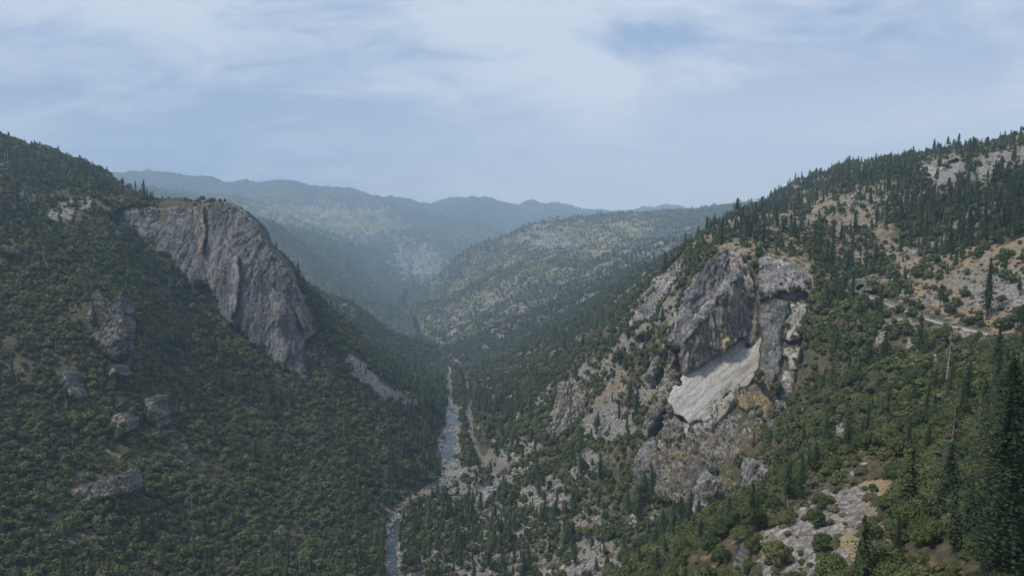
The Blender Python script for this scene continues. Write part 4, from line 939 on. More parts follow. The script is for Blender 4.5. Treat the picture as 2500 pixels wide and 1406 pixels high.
# ------------------------------------------------------------------ where things grow
def visible(x, y, z, tol=0.0):
    r = np.hypot(x, y); return z / r >= samp(HOR, x, y) - tol
RINGS = [(95, 450, 4.3), (450, 1000, 6.0), (1000, 1800, 6.8), (1800, 3000, 9.0), (3000, 5600, 13.5), (5600, 9000, 22.0), (9000, 18200, 44.0)]
cand = {k: [] for k in ('oak', 'con', 'shr', 'snag', 'far')}
for a, b, s in RINGS:
    W_ = b * 0.80 if b > 3000 else b * 1.0
    nx = int(2 * W_ / s); ny = int(b / s) + 1
    X, Y = np.meshgrid(np.arange(nx) * s - W_, np.arange(ny) * s)
    X = X + (np.arange(ny) % 2)[:, None] * s * 0.5 + rng.uniform(-.42, .42, X.shape) * s; Y = Y + rng.uniform(-.42, .42, X.shape) * s
    X = X.ravel(); Y = Y.ravel(); r = np.hypot(X, Y)
    k = (r >= a) & (r < b) & (np.abs(X) < Y * (0.80 if b > 3000 else 1.02)); X, Y, r = X[k], Y[k], r[k]
    Z = samp(GH, X, Y)
    k = visible(X, Y, Z + (16 if b < 3000 else 9), 0.012 if b < 1900 else 0.004); X, Y, Z, r = X[k], Y[k], Z[k], r[k]
    f = {q: samp(FIELDS[q], X, Y) for q in ('oak', 'con', 'shr', 'snag')}
    cl = fbm2(X, Y, 45, 3, 401) * 0.9 + fbm2(X, Y, 17, 2, 402) * 0.5
    n = len(X); u = rng.random((4, n))
    isc = u[0] < np.clip(f['con'] * (0.62 if b < 3000 else 0.8) * (1 + 1.0 * cl), 0, .9)
    iss = ~isc & (u[3] < f['snag'] * (0.16 if b > 450 else .05))
    iso = ~isc & ~iss & (u[1] < np.clip(f['oak'] * (1 + 0.6 * (cl + .1)), 0, 1))
    ish = ~isc & ~iss & ~iso & (u[2] < np.clip(f['shr'] * (1 + 1.7 * cl), 0, 1))
    e = rng.normal(size=n)
    if b <= 3000:
        grow = s / 5.6
        ow = np.clip(8.0 * np.exp(.34 * e + .35 * cl), 3.5, 14) * (0.74 if b == 450 else max(1, grow * .95))
        oh = ow * rng.uniform(.85, 1.15, n)
        ch = np.clip(16.5 * np.exp(.38 * e), 6, 31) * (1 if b > 450 else .75)
        cand['oak'].append(np.c_[X, Y, Z - 0.3, ow, oh][iso])
        cand['con'].append(np.c_[X, Y, Z - 0.2, ch * rng.uniform(.95, 1.5, n), ch][isc])
        sw = np.clip(2.9 * np.exp(.38 * e), 1.2, 7) * (1 if b == 450 else max(1, grow * 1.05))
        cand['shr'].append(np.c_[X, Y, Z - 0.25, sw, sw * rng.uniform(.7, 1.2, n)][ish])
    else:
        k = iso | ish
        cand['far'].append(np.c_[X, Y, Z - 1, s * rng.uniform(.7, 1.35, n), np.where(iso, 11, 5) * rng.uniform(.6, 1.3, n) * 1.6][k])
        ch = np.clip(21 + 6 * e, 8, 34) * (1.0 if b < 5700 else 1.3)
        cand['con'].append(np.c_[X, Y, Z, ch * 1.6, ch][isc])
    sh = np.clip(17 + 6 * e, 6, 32)
    cand['snag'].append(np.c_[X, Y, Z - .2, sh * 1.1, sh][iss])
cand = {k: np.concatenate(v) for k, v in cand.items() if v}
print({k: len(v) for k, v in cand.items()})

def hit(px, py):
    """ground point that a photo pixel looks at"""
    p = W(px, py, 1.0); j = np.interp(math.atan2(p[0], p[1]), AZ, np.arange(len(AZ))); e = p[2] / math.hypot(p[0], p[1])
    col = EL[:, int(round(j))]; i = int(np.argmax((col >= e) & (rr > 60)))
    if i == 0 or rr[i] > 1750: i = int(np.argmax(np.where((rr > 60) & (rr < 1650), col, -9)))      # just above a skyline: use its crest
    r = rr[i]; a = math.atan2(p[0], p[1]); x, y = math.sin(a) * r, math.cos(a) * r
    return x, y, float(samp(GH, np.array([x]), np.array([y]))[0])

def region(x, y, z):
    px, py = PIX(np.array([x, y, z])); px = float(px)
    if y < 360 and px > 2150: return 'in the dark wood of the bottom right corner'
    if y < 360: return 'on the rocky rib at the bottom right'
    if px < 1085 and y < 1500: return 'on the wooded left slope' if px < 900 or y > 800 else 'beside the lower river bend'
    if px < 1085: return 'on the spur behind the tall left cliff'
    if y < 900 and px < 1560 : return 'among the pale talus at the bottom centre'
    if px > 2080 and y < 720 and x > np.interp(y, [440, 700], [338, 365]): return 'on the open tan slope above the upper road'
    if y < 720 and px > 1880: return 'in the wooded slope below the upper road'
    if px > 1640: return 'on the right ridge above the huge outcrop'
    return 'in the valley woods left of the huge outcrop'

KIND = {
    'oak': ('oak_tree', 'oak tree', 'rounded dark green oak ', ME_OAK, 'oaks '),
    'con': ('conifer_tree', 'conifer', 'tall dark pointed conifer ', ME_CON, 'conifers '),
    'shr': ('shrub', 'shrub', 'low olive green shrub ', ME_SHR, 'shrubs '),
}
def put_tree(kind, x, y, z, w, h, label=None, group=None, parts=True, var=None, rot=None):
    nm, cat, lab, mes, grp = KIND[kind]
    reg = region(x, y, z); label = label or lab + reg; group = group or grp + reg
    crown, trunk = mes[int(rng.integers(len(mes))) if var is None else var]
    rz = rng.uniform(0, 6.28) if rot is None else rot
    sc = (w, w, h)
    if parts and trunk is not None:
        o = empty(nm, (x, y, z), label=label, category=cat)
        for pn, me in (('crown', crown), ('trunk', trunk)):
            c = bpy.data.objects.new(pn, me); COL.objects.link(c); c.parent = o
    else:
        o = bpy.data.objects.new(nm, crown); COL.objects.link(o); o.location = (x, y, z); o['label'] = label; o['category'] = cat
    o.rotation_euler = (rng.normal(0, .035), rng.normal(0, .035), rz); o.scale = sc
    if group != '-': o['group'] = group
    return o

def add_fringe():
    out = {'oak': [], 'shr': []}
    for P, Nn, sd, nm, qx, qy in SHEETS:
        if nm in ('stained_pillar', 'pale_streak', 'yellow_flake', 'overhang_lip', 'recessed_slab', 'pale_slab', 'shaded_recess', 'rear_buttress', 'stained_overhang', 'grey_column', 'rock_dome'): continue
        small = nm.startswith('rock_') and nm != 'rock_face'
        i = np.flatnonzero((sd > 0) & (sd < (9 if small else 9)))
        area = len(i) * (np.median(P[i, 1]) / F * 1.4) ** 2
        n = int(area / ((15 if small else 34) * 1.0)); i = rng.choice(i, min(n, len(i)), replace=False)
        if nm == 'rock_face':      # trees creep over the broken left part of the wall
            e2 = np.flatnonzero((sd > 0) & (qx < 455) & (fbm2(qx, qy, 40, 3, 77) + (455 - qx) / 500 > .12)); i = np.r_[i, rng.choice(e2, min(len(e2), 260), replace=False)]
        low = qy[i] > np.median(qy)
        for k, kk in ((low, 'oak'), (~low, 'shr')):
            q = P[i[k]]; m = len(q)
            if m: w_ = rng.uniform(5, 9.5, m) if kk == 'oak' else rng.uniform(2, 5, m); out[kk].append(np.c_[q[:, 0], q[:, 1] - .5, q[:, 2] - w_ * .35, w_, w_])
    for k, v in out.items(): cand[k] = np.concatenate([cand[k]] + v)
add_fringe()
STUFF = {'oak': ('oak_woods', 'oak'), 'con': ('conifer_woods', 'con'), 'shr': ('brush', 'shr'), 'snag': ('dead_trees', 'snag'), 'far': ('far_woods', 'far')}
LIM = {'oak': 300, 'con': 292, 'shr': 300, 'snag': 0, 'far': 0}
for kind, A_ in cand.items():
    x, y, z, w_, h_ = A_.T
    r = np.sqrt(x * x + y * y + z * z)
    vis = visible(x, y, z + h_ * 0.6) 
    px, py = PIX(np.c_[x, y, z + h_ * .5]); inframe = (px > -10) & (px < 2510) & (py > -10) & (py < 1425)
    score = np.where(vis & inframe, np.sqrt(w_ * h_) / r, 0)
    order = np.argsort(-score)[:LIM[kind]]; rest = np.ones(len(x), bool); rest[order] = False
    for i in order:
        ht = h_[i]; wd = w_[i] if kind != 'con' else w_[i]
        put_tree(kind, x[i], y[i], z[i], wd, ht, parts=r[i] < (700 if kind == 'con' else 420))
    nm, src = STUFF[kind]
    P = A_[rest]
    tilt = rng.normal(0, .05, (len(P), 2))
    if kind == 'snag':
        # dead trunks can be told apart: the largest are trees of their own
        sc_ = score.copy(); od = np.argsort(-sc_)[:160]; rest = np.ones(len(x), bool); rest[od] = False
        for i in od:
            g = rng.integers(len(ME_SNAG)); reg = region(x[i], y[i], z[i])
            o = bpy.data.objects.new('dead_tree', (ME_SNAG if rng.random() < .7 else ME_SNAGB)[g]); COL.objects.link(o)
            o.location = (x[i], y[i], z[i]); o.rotation_euler = (rng.normal(0, .05), rng.normal(0, .05), rng.uniform(0, 6.28)); o.scale = (h_[i] * 1.2, h_[i] * 1.2, h_[i])
            o['label'] = 'bare grey dead trunk ' + reg; o['category'] = 'dead tree'; o['group'] = 'dead trunks ' + reg
        P = A_[rest]; tilt = rng.normal(0, .06, (len(P), 2))
    scatter(nm, src, P[:, :3], np.c_[tilt, rng.uniform(0, 6.28, len(P))], np.c_[P[:, 3], P[:, 3], P[:, 4]], kind='stuff')

# plants on the ledges of the rock faces
lp = []
for P, Nn, sd, nm, qx, qy in SHEETS:
    if 'dome' in nm or nm in ('pale_slab', 'stained_pillar', 'pale_streak', 'yellow_flake', 'overhang_lip', 'recessed_slab', 'edge_block'): continue
    k = (Nn[:, 2] > (0.50 if nm not in ('broken_apron',) else .5)) & (sd > 4)
    i = np.flatnonzero(k)
    if len(i) == 0: continue
    n = int(len(i) * (0.012 if nm == 'broken_apron' else 0.009)); i = rng.choice(i, min(n, len(i)), replace=False)
    lp.append(np.c_[P[i], rng.uniform(1.8, 4.4, len(i)) * (1.0 if nm in ('rock_face', 'broken_apron') else .6)])
lp = np.concatenate(lp); print('ledge', len(lp))
scatter('ledge_brush', 'shr', lp[:, :3] - (0, 0, .3), np.c_[np.zeros((len(lp), 2)), rng.uniform(0, 6.28, len(lp))], np.c_[lp[:, 3], lp[:, 3], lp[:, 3] * 1.2], kind='stuff')

# ------------------------------------------------------------------ boulders and talus
bl = []
for (a, b) in zip(RIVER[:-1], RIVER[1:]):
    if b[1] < 560 or a[1] > 2300: continue
    L = math.hypot(b[0] - a[0], b[1] - a[1]); n = int(L * (2.2 if a[1] < 1700 else .7))
    t = rng.random(n); cx = a[0] + t * (b[0] - a[0]); cyy = a[1] + t * (b[1] - a[1])
    hw_ = river_hw(cyy); off = rng.uniform(-1.15, 1.15, n) * hw_
    nx_, ny_ = -(b[1] - a[1]) / L, (b[0] - a[0]) / L
    bl.append(np.c_[cx + nx_ * off, cyy + ny_ * off, np.clip(rng.lognormal(.35, .55, n), .8, 5.5), off / hw_])
bl = np.concatenate(bl)
def pooly(y): return np.interp(y, [600, 640, 770, 800, 1000, 1015, 1110, 1125, 1180, 1195, 1350, 1370, 2600], [1, 1, 1, 0, 0, 1, 1, .4, .4, 1, 1, 0, 0])
k = (rng.random(len(bl)) > pooly(bl[:, 1]) * (np.abs(bl[:, 3]) < np.where(bl[:, 1] < 780, .7, .45)) * .8) 
bl = bl[k]; bl = np.c_[bl[:, 0], bl[:, 1], samp(GH, bl[:, 0], bl[:, 1]), bl[:, 2]]
X = []; 
m_ = (FIELDS['tal'] > .05) & (GY < 1400)
s = 3.4; xx, yy = np.meshgrid(np.arange(-600, 900, s), np.arange(150, 1400, s)); xx = (xx + rng.uniform(-.5, .5, xx.shape) * s).ravel(); yy = (yy + rng.uniform(-.5, .5, yy.shape) * s).ravel()
tf = samp(FIELDS['tal'], xx, yy) * (np.abs(xx) < yy * .8); k = rng.random(len(xx)) < tf * .95
zz = samp(GH, xx[k], yy[k]); tl = np.c_[xx[k], yy[k], zz, np.clip(rng.lognormal(.42, .5, k.sum()), 1.0, 6.5)]
# loose rocks lying about on stony ground
s = 7.0; xx, yy = np.meshgrid(np.arange(-1300, 1300, s), np.arange(120, 1500, s)); xx = (xx + rng.uniform(-.5, .5, xx.shape) * s).ravel(); yy = (yy + rng.uniform(-.5, .5, yy.shape) * s).ravel()
tf = samp(FIELDS['rock'], xx, yy) * (np.abs(xx) < yy * .8) * (1 - samp(rockmask, xx, yy)); k = rng.random(len(xx)) < tf ** 1.5 * .55
zz = samp(GH, xx[k], yy[k]); lo_ = np.c_[xx[k], yy[k], zz, np.clip(rng.lognormal(.1, .5, k.sum()), .7, 4.5)]
B_ = np.concatenate([bl, tl, lo_]); src_ = np.r_[np.zeros(len(bl)), np.ones(len(tl)), 2 * np.ones(len(lo_))]
dvv, _, _ = seg_dist(B_[:, 0], B_[:, 1], ROADV); dhh, _, _ = seg_dist(B_[:, 0], B_[:, 1], ROADH)
k = (dvv > 5 + B_[:, 3]) & (dhh > 6 + B_[:, 3]) & (B_[:, 1] > 130) & visible(B_[:, 0], B_[:, 1], B_[:, 2] + 3, .004); B_ = B_[k]; src_ = src_[k]
px, py = PIX(B_[:, :3]); sc_ = B_[:, 3] / B_[:, 1] * ((py < 1400) & (px > 0) & (px < 2500)) * visible(B_[:, 0], B_[:, 1], B_[:, 2] + B_[:, 3] * .5)
od = np.argsort(-sc_)[:295]; rest = np.ones(len(B_), bool); rest[od] = False
for i in od:
    x, y, z, q = B_[i]; reg = region(x, y, z)
    o = bpy.data.objects.new('boulder', ME_BOULD[int(rng.integers(7))]); COL.objects.link(o); o.location = (x, y, z + q * .12)
    o.rotation_euler = tuple(rng.uniform(-.4, .4, 2)) + (rng.uniform(0, 6.28),); o.scale = (q * .75,) * 3
    w_ = {0: ('grey boulder lying in the stony riverbed', 'riverbed boulders'), 1: ('pale grey block in the talus ' + reg.replace('among the pale talus ', ''), 'talus blocks ' + reg.replace('among the pale talus ', '')), 2: ('loose grey rock ' + reg, 'loose rocks ' + reg)}[int(src_[i])]
    o['label'] = w_[0]; o['category'] = 'boulder'; o['group'] = w_[1]
P = B_[rest]; print('rubble', len(P), len(B_))
scatter('rubble', 'rock', P[:, :3] + np.c_[np.zeros((len(P), 2)), P[:, 3] * .1], rng.uniform(-.5, .5, (len(P), 3)) + np.c_[np.zeros((len(P), 2)), rng.uniform(0, 6, len(P))], np.c_[P[:, 3], P[:, 3], P[:, 3]] * .75, kind='stuff')
# ------------------------------------------------------------------ water, roads, wall, tunnel, cars
def resample(pts, step):
    pts = np.array(pts, float); d = np.r_[0, np.cumsum(np.linalg.norm(np.diff(pts[:, :2], axis=0), axis=1))]
    t = np.arange(0, d[-1], step); P = np.stack([np.interp(t, d, pts[:, i]) for i in range(3)], -1)
    k = max(1, int(14 / step)); ker = np.ones(2 * k + 1) / (2 * k + 1)
    Q = np.stack([np.convolve(np.pad(P[:, i], k, mode='edge'), ker, 'valid') for i in range(3)], -1)
    Q[:1] = P[:1]; Q[-1:] = P[-1:]
    return Q
def frame_of(P):
    t = np.gradient(P, axis=0); t[:, 2] = 0; t /= np.linalg.norm(t, axis=1, keepdims=True); return t, np.c_[t[:, 1], -t[:, 0], np.zeros(len(t))]
def strip(name, P, offs, mats, dz=None, **props):
    """ribbon: offs is a list of (sideways, up) across the line"""
    t, s = frame_of(P); V = np.stack([P + s * o + (0, 0, u) for o, u in offs], 1)
    return link(name, new_mesh(name, V.reshape(-1, 3), grid_quads(len(P), len(offs)), smooth=False, mats=mats), **props)
m, nt, b = mat('river_water'); b.inputs['Base Color'].default_value = (0.020, 0.035, 0.045, 1); b.inputs['Roughness'].default_value = 0.12; b.inputs['IOR'].default_value = 1.33; b.inputs['Specular IOR Level'].default_value = 0.42
p = pos(nt)
nt.links.new(N(nt, 'Bump', {'Height': noise(nt, p, 0.8, 4), 'Distance': 0.12, 'Strength': 0.6}).outputs[0], b.inputs['Normal'])
fm = mapr(nt, noise(nt, p, 0.22, 5, 0.65), 0.66, 0.70)
nt.links.new(mix(nt, math_(nt, 'MULTIPLY', fm, 0.5), (0.020, 0.035, 0.045), (0.5, 0.5, 0.5)), b.inputs['Base Color'])
RP = resample([r for r in RIVER if r[1] < 3000], 6)
hwv = river_hw(RP[:, 1]); lev = -0.30 - (1 - pooly(RP[:, 1])) * 0.75
t, s = frame_of(RP); V = np.stack([RP + s * (o * hwv)[:, None] + np.c_[np.zeros((len(RP), 2)), lev] for o in (-.8, -.3, .3, .8)], 1)
link('river', new_mesh('river', V.reshape(-1, 3), grid_quads(len(RP), 4), mats=[m]), kind='structure')

def road(name, pts, hw, lines=True):
    P = resample(pts, 3)
    strip(name, P, [(-hw - 1.5, -.35), (-hw, -.02), (0, .05), (hw, -.02), (hw + 1.5, -.35)], [M['asphalt']], kind='structure')
    if lines:
        strip('road_line', P, [(-.12, .056), (.12, .056)], [M['yellow']], kind='structure')
        for sg in (-1, 1): strip('road_line', P, [(sg * (hw - .35) - .07, .004 + .05 * .1), (sg * (hw - .35) + .07, .004 + .05 * .1)], [M['white']], kind='structure')
    return P
M['yellow'] = plain('yellow_paint_line', (0.55, 0.38, 0.06))
HP = road('upper_road', ROADH, 4.4)
VP = road('river_road', ROADV, 3.9)
def stone_wall(name, P, off, h=.75, th=.35, mt='stone', **props):
    t, s = frame_of(P); c = P + s * off; n = len(P)
    nz = fbm3(c, 2.0, 2, 5) * .12
    V = np.stack([c + s * -th + (0, 0, -1.2), c + s * -th + np.c_[np.zeros((n, 2)), h + nz], c + s * th + np.c_[np.zeros((n, 2)), h + nz], c + s * th + (0, 0, -1.2)], 1)
    q = grid_quads(n, 4); caps = [(0, 1, 2, 3), tuple((n - 1) * 4 + i for i in (3, 2, 1, 0))]
    return link(name, new_mesh(name, V.reshape(-1, 3), np.concatenate([q, caps]), smooth=False, mats=[M[mt]]), **props)
side = 1 if frame_of(HP)[1][5][0] < 0 else -1          # valley side
stone_wall('guard_wall', HP[:-3], side * 5.3, .9, .45, label='long low pale stone guard wall along the valley edge of the upper road', category='stone wall')
stone_wall('guard_wall', VP[6:], (1 if frame_of(VP)[1][30][0] < 0 else -1) * 4.9, .6, .4, label='low pale stone guard wall along the river road', category='stone wall')
# embankment of laid stone below the upper road
t, s = frame_of(HP); n = len(HP)
V = np.stack([HP + s * side * (5.8 + k * 1.9) + (0, 0, -.2 - k * 2.1) + fbm3(HP + (0, 0, k), 2.2, 3, 9)[:, None] * .7 for k in range(5)], 1)[10:-12]
link('stone_embankment', new_mesh('stone_embankment', V.reshape(-1, 3), grid_quads(len(V), 5), smooth=False, mats=[M['talus']]), label='rough grey stone embankment carrying the upper road across the slope', category='embankment')

# tunnel mouth at the end of the upper road
e = HP[-6]; e0 = HP[-9]; yaw = math.atan2(e[1] - e0[1], e[0] - e0[0]) - math.pi / 2
root = empty('road_tunnel', tuple(e - (0, 0, .3)), label='dark arched tunnel mouth where the upper road enters the hill', category='tunnel'); root.rotation_euler = (0, 0, yaw)
ang = np.linspace(0, math.pi, 17); arch = [(-4.6, 0)] + [(-4.6 * math.cos(a), 3.0 + 4.2 * math.sin(a)) for a in ang] + [(4.6, 0)]; arch = np.array(arch)
oa = np.array([(-9.5, 0)] + [(-9.5 * math.cos(a) ** 1 if True else 0, 4.0 + 6.6 * math.sin(a) ** .8) for a in ang] + [(9.5, 0)])
mb = MB(); k = len(arch); rn = fbm3(np.c_[oa, np.zeros(k)], 3, 3, 5)
F0 = np.c_[arch[:, 0], np.zeros(k), arch[:, 1]]; F1 = np.c_[oa[:, 0] + rn, np.zeros(k) + .4, oa[:, 1] + rn * 1.2]; F2 = F1 + (0, 26, 0)
mb.add(np.concatenate([F0, F1, F2]), [(i, i + 1, k + i + 1, k + i) for i in range(k - 1)] + [(k + i, k + i + 1, 2 * k + i + 1, 2 * k + i) for i in range(k - 1)])
link('portal_wall', mb.mesh('portal_wall', [M['wall']]), root)
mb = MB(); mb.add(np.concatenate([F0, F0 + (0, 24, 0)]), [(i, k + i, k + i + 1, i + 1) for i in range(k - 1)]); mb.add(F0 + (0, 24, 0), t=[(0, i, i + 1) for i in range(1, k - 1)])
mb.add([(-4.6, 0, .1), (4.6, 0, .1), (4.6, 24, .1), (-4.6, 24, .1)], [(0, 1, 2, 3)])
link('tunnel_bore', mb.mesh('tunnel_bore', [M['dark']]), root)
mb = MB(); sc2 = arch * (1.12, 1.1)
mb.add(np.concatenate([np.c_[arch[:, 0], np.full(k, -.5), arch[:, 1]], np.c_[sc2[:, 0], np.full(k, -.5), sc2[:, 1]], np.c_[sc2[:, 0], np.full(k, .5), sc2[:, 1]], np.c_[arch[:, 0], np.full(k, .5), arch[:, 1]]]),
       [(a * k + i, a * k + i + 1, ((a + 1) % 4) * k + i + 1, ((a + 1) % 4) * k + i) for a in range(4) for i in range(k - 1)])
link('arch_ring', mb.mesh('arch_ring', [M['stone']]), root)

def paint(name, col):
    m, nt, b = mat(name); b.inputs['Base Color'].default_value = (*col, 1); b.inputs['Roughness'].default_value = .3; b.inputs['Specular IOR Level'].default_value = .5; return m
GL = paint('car_glass', (.02, .025, .03)); TY = paint('tyre_rubber', (.02, .02, .02)); TY.node_tree.nodes['Principled BSDF'].inputs['Roughness'].default_value = .9
LM = paint('headlight_lens', (.7, .7, .7)); TL = paint('taillight_lens', (.35, .02, .02))
def car(px, col, label, lane, suv=False, flip=False):
    pxs = PIX(HP)[0]; i = int(np.argmin(np.abs(pxs - px))); t, s = frame_of(HP); c = HP[i] + s[i] * lane + (0, 0, .05); a = math.atan2(t[i][1], t[i][0]) + (math.pi if flip else 0)
    root = empty('parked_car', tuple(c), label=label, category='car'); root.rotation_euler = (0, 0, a)
    pm = paint('car_paint', col); H = 1.75 if suv else 1.45; k = .08 if suv else 0
    prof = [(-2.25, .38), (-2.32, .75), (-2.2, .98 + k), (-1.25 - 4 * k, 1.02 + k), (1.0, .98 + k), (2.1, .82 + k), (2.32, .62), (2.28, .36)]
    mb = MB(); n = len(prof)
    ring = lambda w, sh: np.array([(x * sh, w, z) for x, z in prof])
    V = np.concatenate([ring(-.86, .985), ring(-.92, 1), ring(.92, 1), ring(.86, .985)])
    V[:n, 2] = .36 + (V[:n, 2] - .36) * .97; V[-n:, 2] = .36 + (V[-n:, 2] - .36) * .97
    q = [(a_ * n + j, a_ * n + (j + 1) % n, (a_ + 1) * n + (j + 1) % n, (a_ + 1) * n + j) for a_ in range(3) for j in range(n)]
    mb.add(V, q, [(0, j + 1, j) for j in range(1, n - 1)] + [(3 * n, 3 * n + j, 3 * n + j + 1) for j in range(1, n - 1)])
    link('body', mb.mesh('car_body', [pm]), root)
    x0, x1, x2, x3 = (-2.1, -1.7, .35, 1.1) if suv else (-1.7, -.95, .25, 1.15)
    def cab(i_, zb, zt): return np.array([(x0 + i_, -.84, zb), (x3 - i_, -.84, zb), (x3 - i_, .84, zb), (x0 + i_, .84, zb), (x1, -.66, zt), (x2, -.66, zt), (x2, .66, zt), (x1, .66, zt)])
    mb = MB(); mb.add(cab(0, .96 + k, H - .06), [(0, 1, 5, 4), (1, 2, 6, 5), (2, 3, 7, 6), (3, 0, 4, 7)]); link('windows', mb.mesh('car_windows', [GL]), root)
    mb = MB(); mb.box(((x1 + x2) / 2, 0, H - .03), ((x2 - x1) / 2 + .03, .68, .035)); link('roof', mb.mesh('car_roof', [pm]), root)
    for wx in (-1.4, 1.42):
        for wy in (-.84, .84):
            mb = MB(); mb.tube([(0, -.11, 0), (0, -.1, 0), (0, .1, 0), (0, .11, 0)], [.2, .34, .34, .2], 14); o = link('wheel', mb.mesh('car_wheel', [TY]), root, (wx, wy, .34))
    for wy in (-.68, .68):
        mb = MB(); mb.box((2.26, wy, .66), (.06, .16, .07)); link('headlight', mb.mesh('car_headlight', [LM]), root)
        mb = MB(); mb.box((-2.27, wy, .8), (.05, .14, .08)); link('taillight', mb.mesh('car_taillight', [TL]), root)
car(2158, (.55, .56, .57), 'silver car on the upper road, the nearest to the tunnel mouth', -side * 1.6, True)
car(2272, (.10, .10, .11), 'dark grey car between the other two on the upper road', -side * 1.8, True, True)
car(2332, (.03, .04, .07), 'dark blue low car, farthest from the tunnel on the upper road', side * 1.6)

# ------------------------------------------------------------------ single trees one can pick out
def tree_at(kind, px, py, h, label, w=None, var=0, d=None):
    if d is None: x, y, z = hit(px, py)
    else:
        x, y, _ = W(px, py, d); z = float(samp(GH, np.array([x]), np.array([y]))[0])
    return put_tree(kind, x, y, z - .3, w or h, h, label=label, group='-', var=var)
for px, py, h, var, lab in [(300, 475, 21, 0, 'broad conifer, leftmost of the skyline trees by the tall left cliff'), (332, 482, 22, 3, 'slim conifer left of the bare stemmed one on the skyline'),
                            (351, 486, 25, 2, 'bare stemmed conifer with a tufted top on the left skyline'), (361, 488, 15, 0, 'short conifer just right of the bare stemmed skyline conifer'),
                            (375, 492, 13, 3, 'smallest skyline conifer, before the cliff top'), (2410, 775, 30, 1, 'lone conifer on the tan slope just above the end of the upper road')]:
    tree_at('con', px, py, h * 1.5, lab, var=var, w=h * 1.5)
# big conifers at the right edge
x, y, _ = W(2515, 900, 112); z = float(samp(GH, np.array([x]), np.array([y]))[0])
top = W(2498, 880, 112)[2]; hh = top - z
ME_CON.append(ME(conifer(77, 120, 16, 9, .0085, .05, .17), 'conifer', 'conifer', 'bark'))
put_tree('con', x, y, z, max(30, hh) * 1.55, max(30, hh), label='largest dark conifer, cut off by the right edge of the photo', group='-', var=len(ME_CON) - 1)
# one pale willow by the river, one big white boulder by the river road
x, y, z = hit(1112, 1118)
for k, (dx, dy, w_) in enumerate([(0, 0, 11), (6, 9, 9)]):
    me = broadleaf(300 + k, 700, .05, .9, 10)[0].mesh('willow', [M['willow']]); o = bpy.data.objects.new('willow_tree', me); COL.objects.link(o); o.location = (x + dx, y + dy, z - .5); o.scale = (w_, w_, w_ * .9)
    o['label'] = ['bright yellow green willow on the river bank, the nearer of two', 'bright yellow green willow on the river bank, the farther of two'][k]; o['category'] = 'willow tree'
x, y, z = W(1105, 1222, 852); z = float(samp(GH, np.array([x]), np.array([y]))[0])
o = bpy.data.objects.new('white_boulder', boulder(333).mesh('white_boulder', [M['talus']])); COL.objects.link(o); o.location = (x, y, z + 3.5); o.scale = (8.5, 8, 8.5); o.rotation_euler = (.2, .1, .6)
o['label'] = 'house sized pale boulder between the riverbed and the river road'; o['category'] = 'boulder'
# dead trees
def dead(px, py, h, lab, var=0, brown=False, tilt=(0, 0), nb=None, d=None):
    if d is None: x, y, z = hit(px, py)
    else:
        x, y, _ = W(px, py, d); z = float(samp(GH, np.array([x]), np.array([y]))[0])
    me = (ME_SNAGB if brown else ME_SNAG)[var]
    if nb: me = snag(500 + int(px), nb, False, .34, .019).mesh('dead_tree', [M['deadbrown' if brown else 'deadwood']], True)
    o = bpy.data.objects.new('dead_tree', me); COL.objects.link(o); o.location = (x, y, z - .2); o.scale = (h * 1.1, h * 1.1, h); o.rotation_euler = (tilt[0], tilt[1], px * 1.0)
    o['label'] = lab; o['category'] = 'dead tree'
dead(2312, 1215, 24, 'big brown dead tree with many drooping bare branches above the corner wood', brown=True, nb=70)
dead(2113, 1088, 8, 'thin leaning bare pole at the edge of the near rocky rib', 3, tilt=(0, -.25))
dead(2470, 1060, 20, 'slender bare grey snag rising from the dark wood at the right edge', 0)
dead(1925, 1245, 7, 'short forked dead stick on the near rocky rib', 2, tilt=(.3, .3))
dead(8, 345, 34, 'tallest bare snag on the skyline at the far left', 0)
dead(17, 362, 36, 'bare snag just right of the tallest skyline snag at the far left', 1)
dead(2312, 358, 20, 'bare pole on the crest of the right ridge, left of its summit trees', 1)
dead(2345, 352, 14, 'second bare pole on the crest of the right ridge', 3)
dead(2155, 560, 24, 'white bare trunk standing in the conifers of the right ridge', 1)
dead(555, 1215, 17, 'pale bare snag alone in the oaks of the lower left slope', 0)
# ------------------------------------------------------------------ light, sky, air
SUN_EL, SUN_AZ = math.radians(56), math.radians(258)      # azimuth clockwise from +Y
w = bpy.data.worlds.new('World'); SC.world = w; w.use_nodes = True
nt = w.node_tree; bg = nt.nodes['Background']
sky = N(nt, 'TexSky', sky_type='NISHITA', sun_disc=False, sun_elevation=SUN_EL, sun_rotation=SUN_AZ, air_density=1.3, dust_density=2.0, ozone_density=1.5)
g = N(nt, 'TexCoord').outputs['Generated']
sp = N(nt, 'SeparateXYZ', {0: g})
zc = math_(nt, 'MAXIMUM', sp.outputs[2], 0.0)
den = math_(nt, 'ADD', zc, 0.30)
pl = N(nt, 'CombineXYZ', {0: math_(nt, 'DIVIDE', sp.outputs[0], den), 1: math_(nt, 'DIVIDE', sp.outputs[1], den), 2: 0.35}).outputs[0]
c1 = noise(nt, scaled(nt, pl, (0.8, 1.0, 1), (0, 0, math.radians(22))), 1.3, 4, 0.5, 0.3)
c2 = noise(nt, scaled(nt, pl, (0.9, 1.3, 1), (0, 0, math.radians(22))), 3.2, 8, 0.62, 0.5)
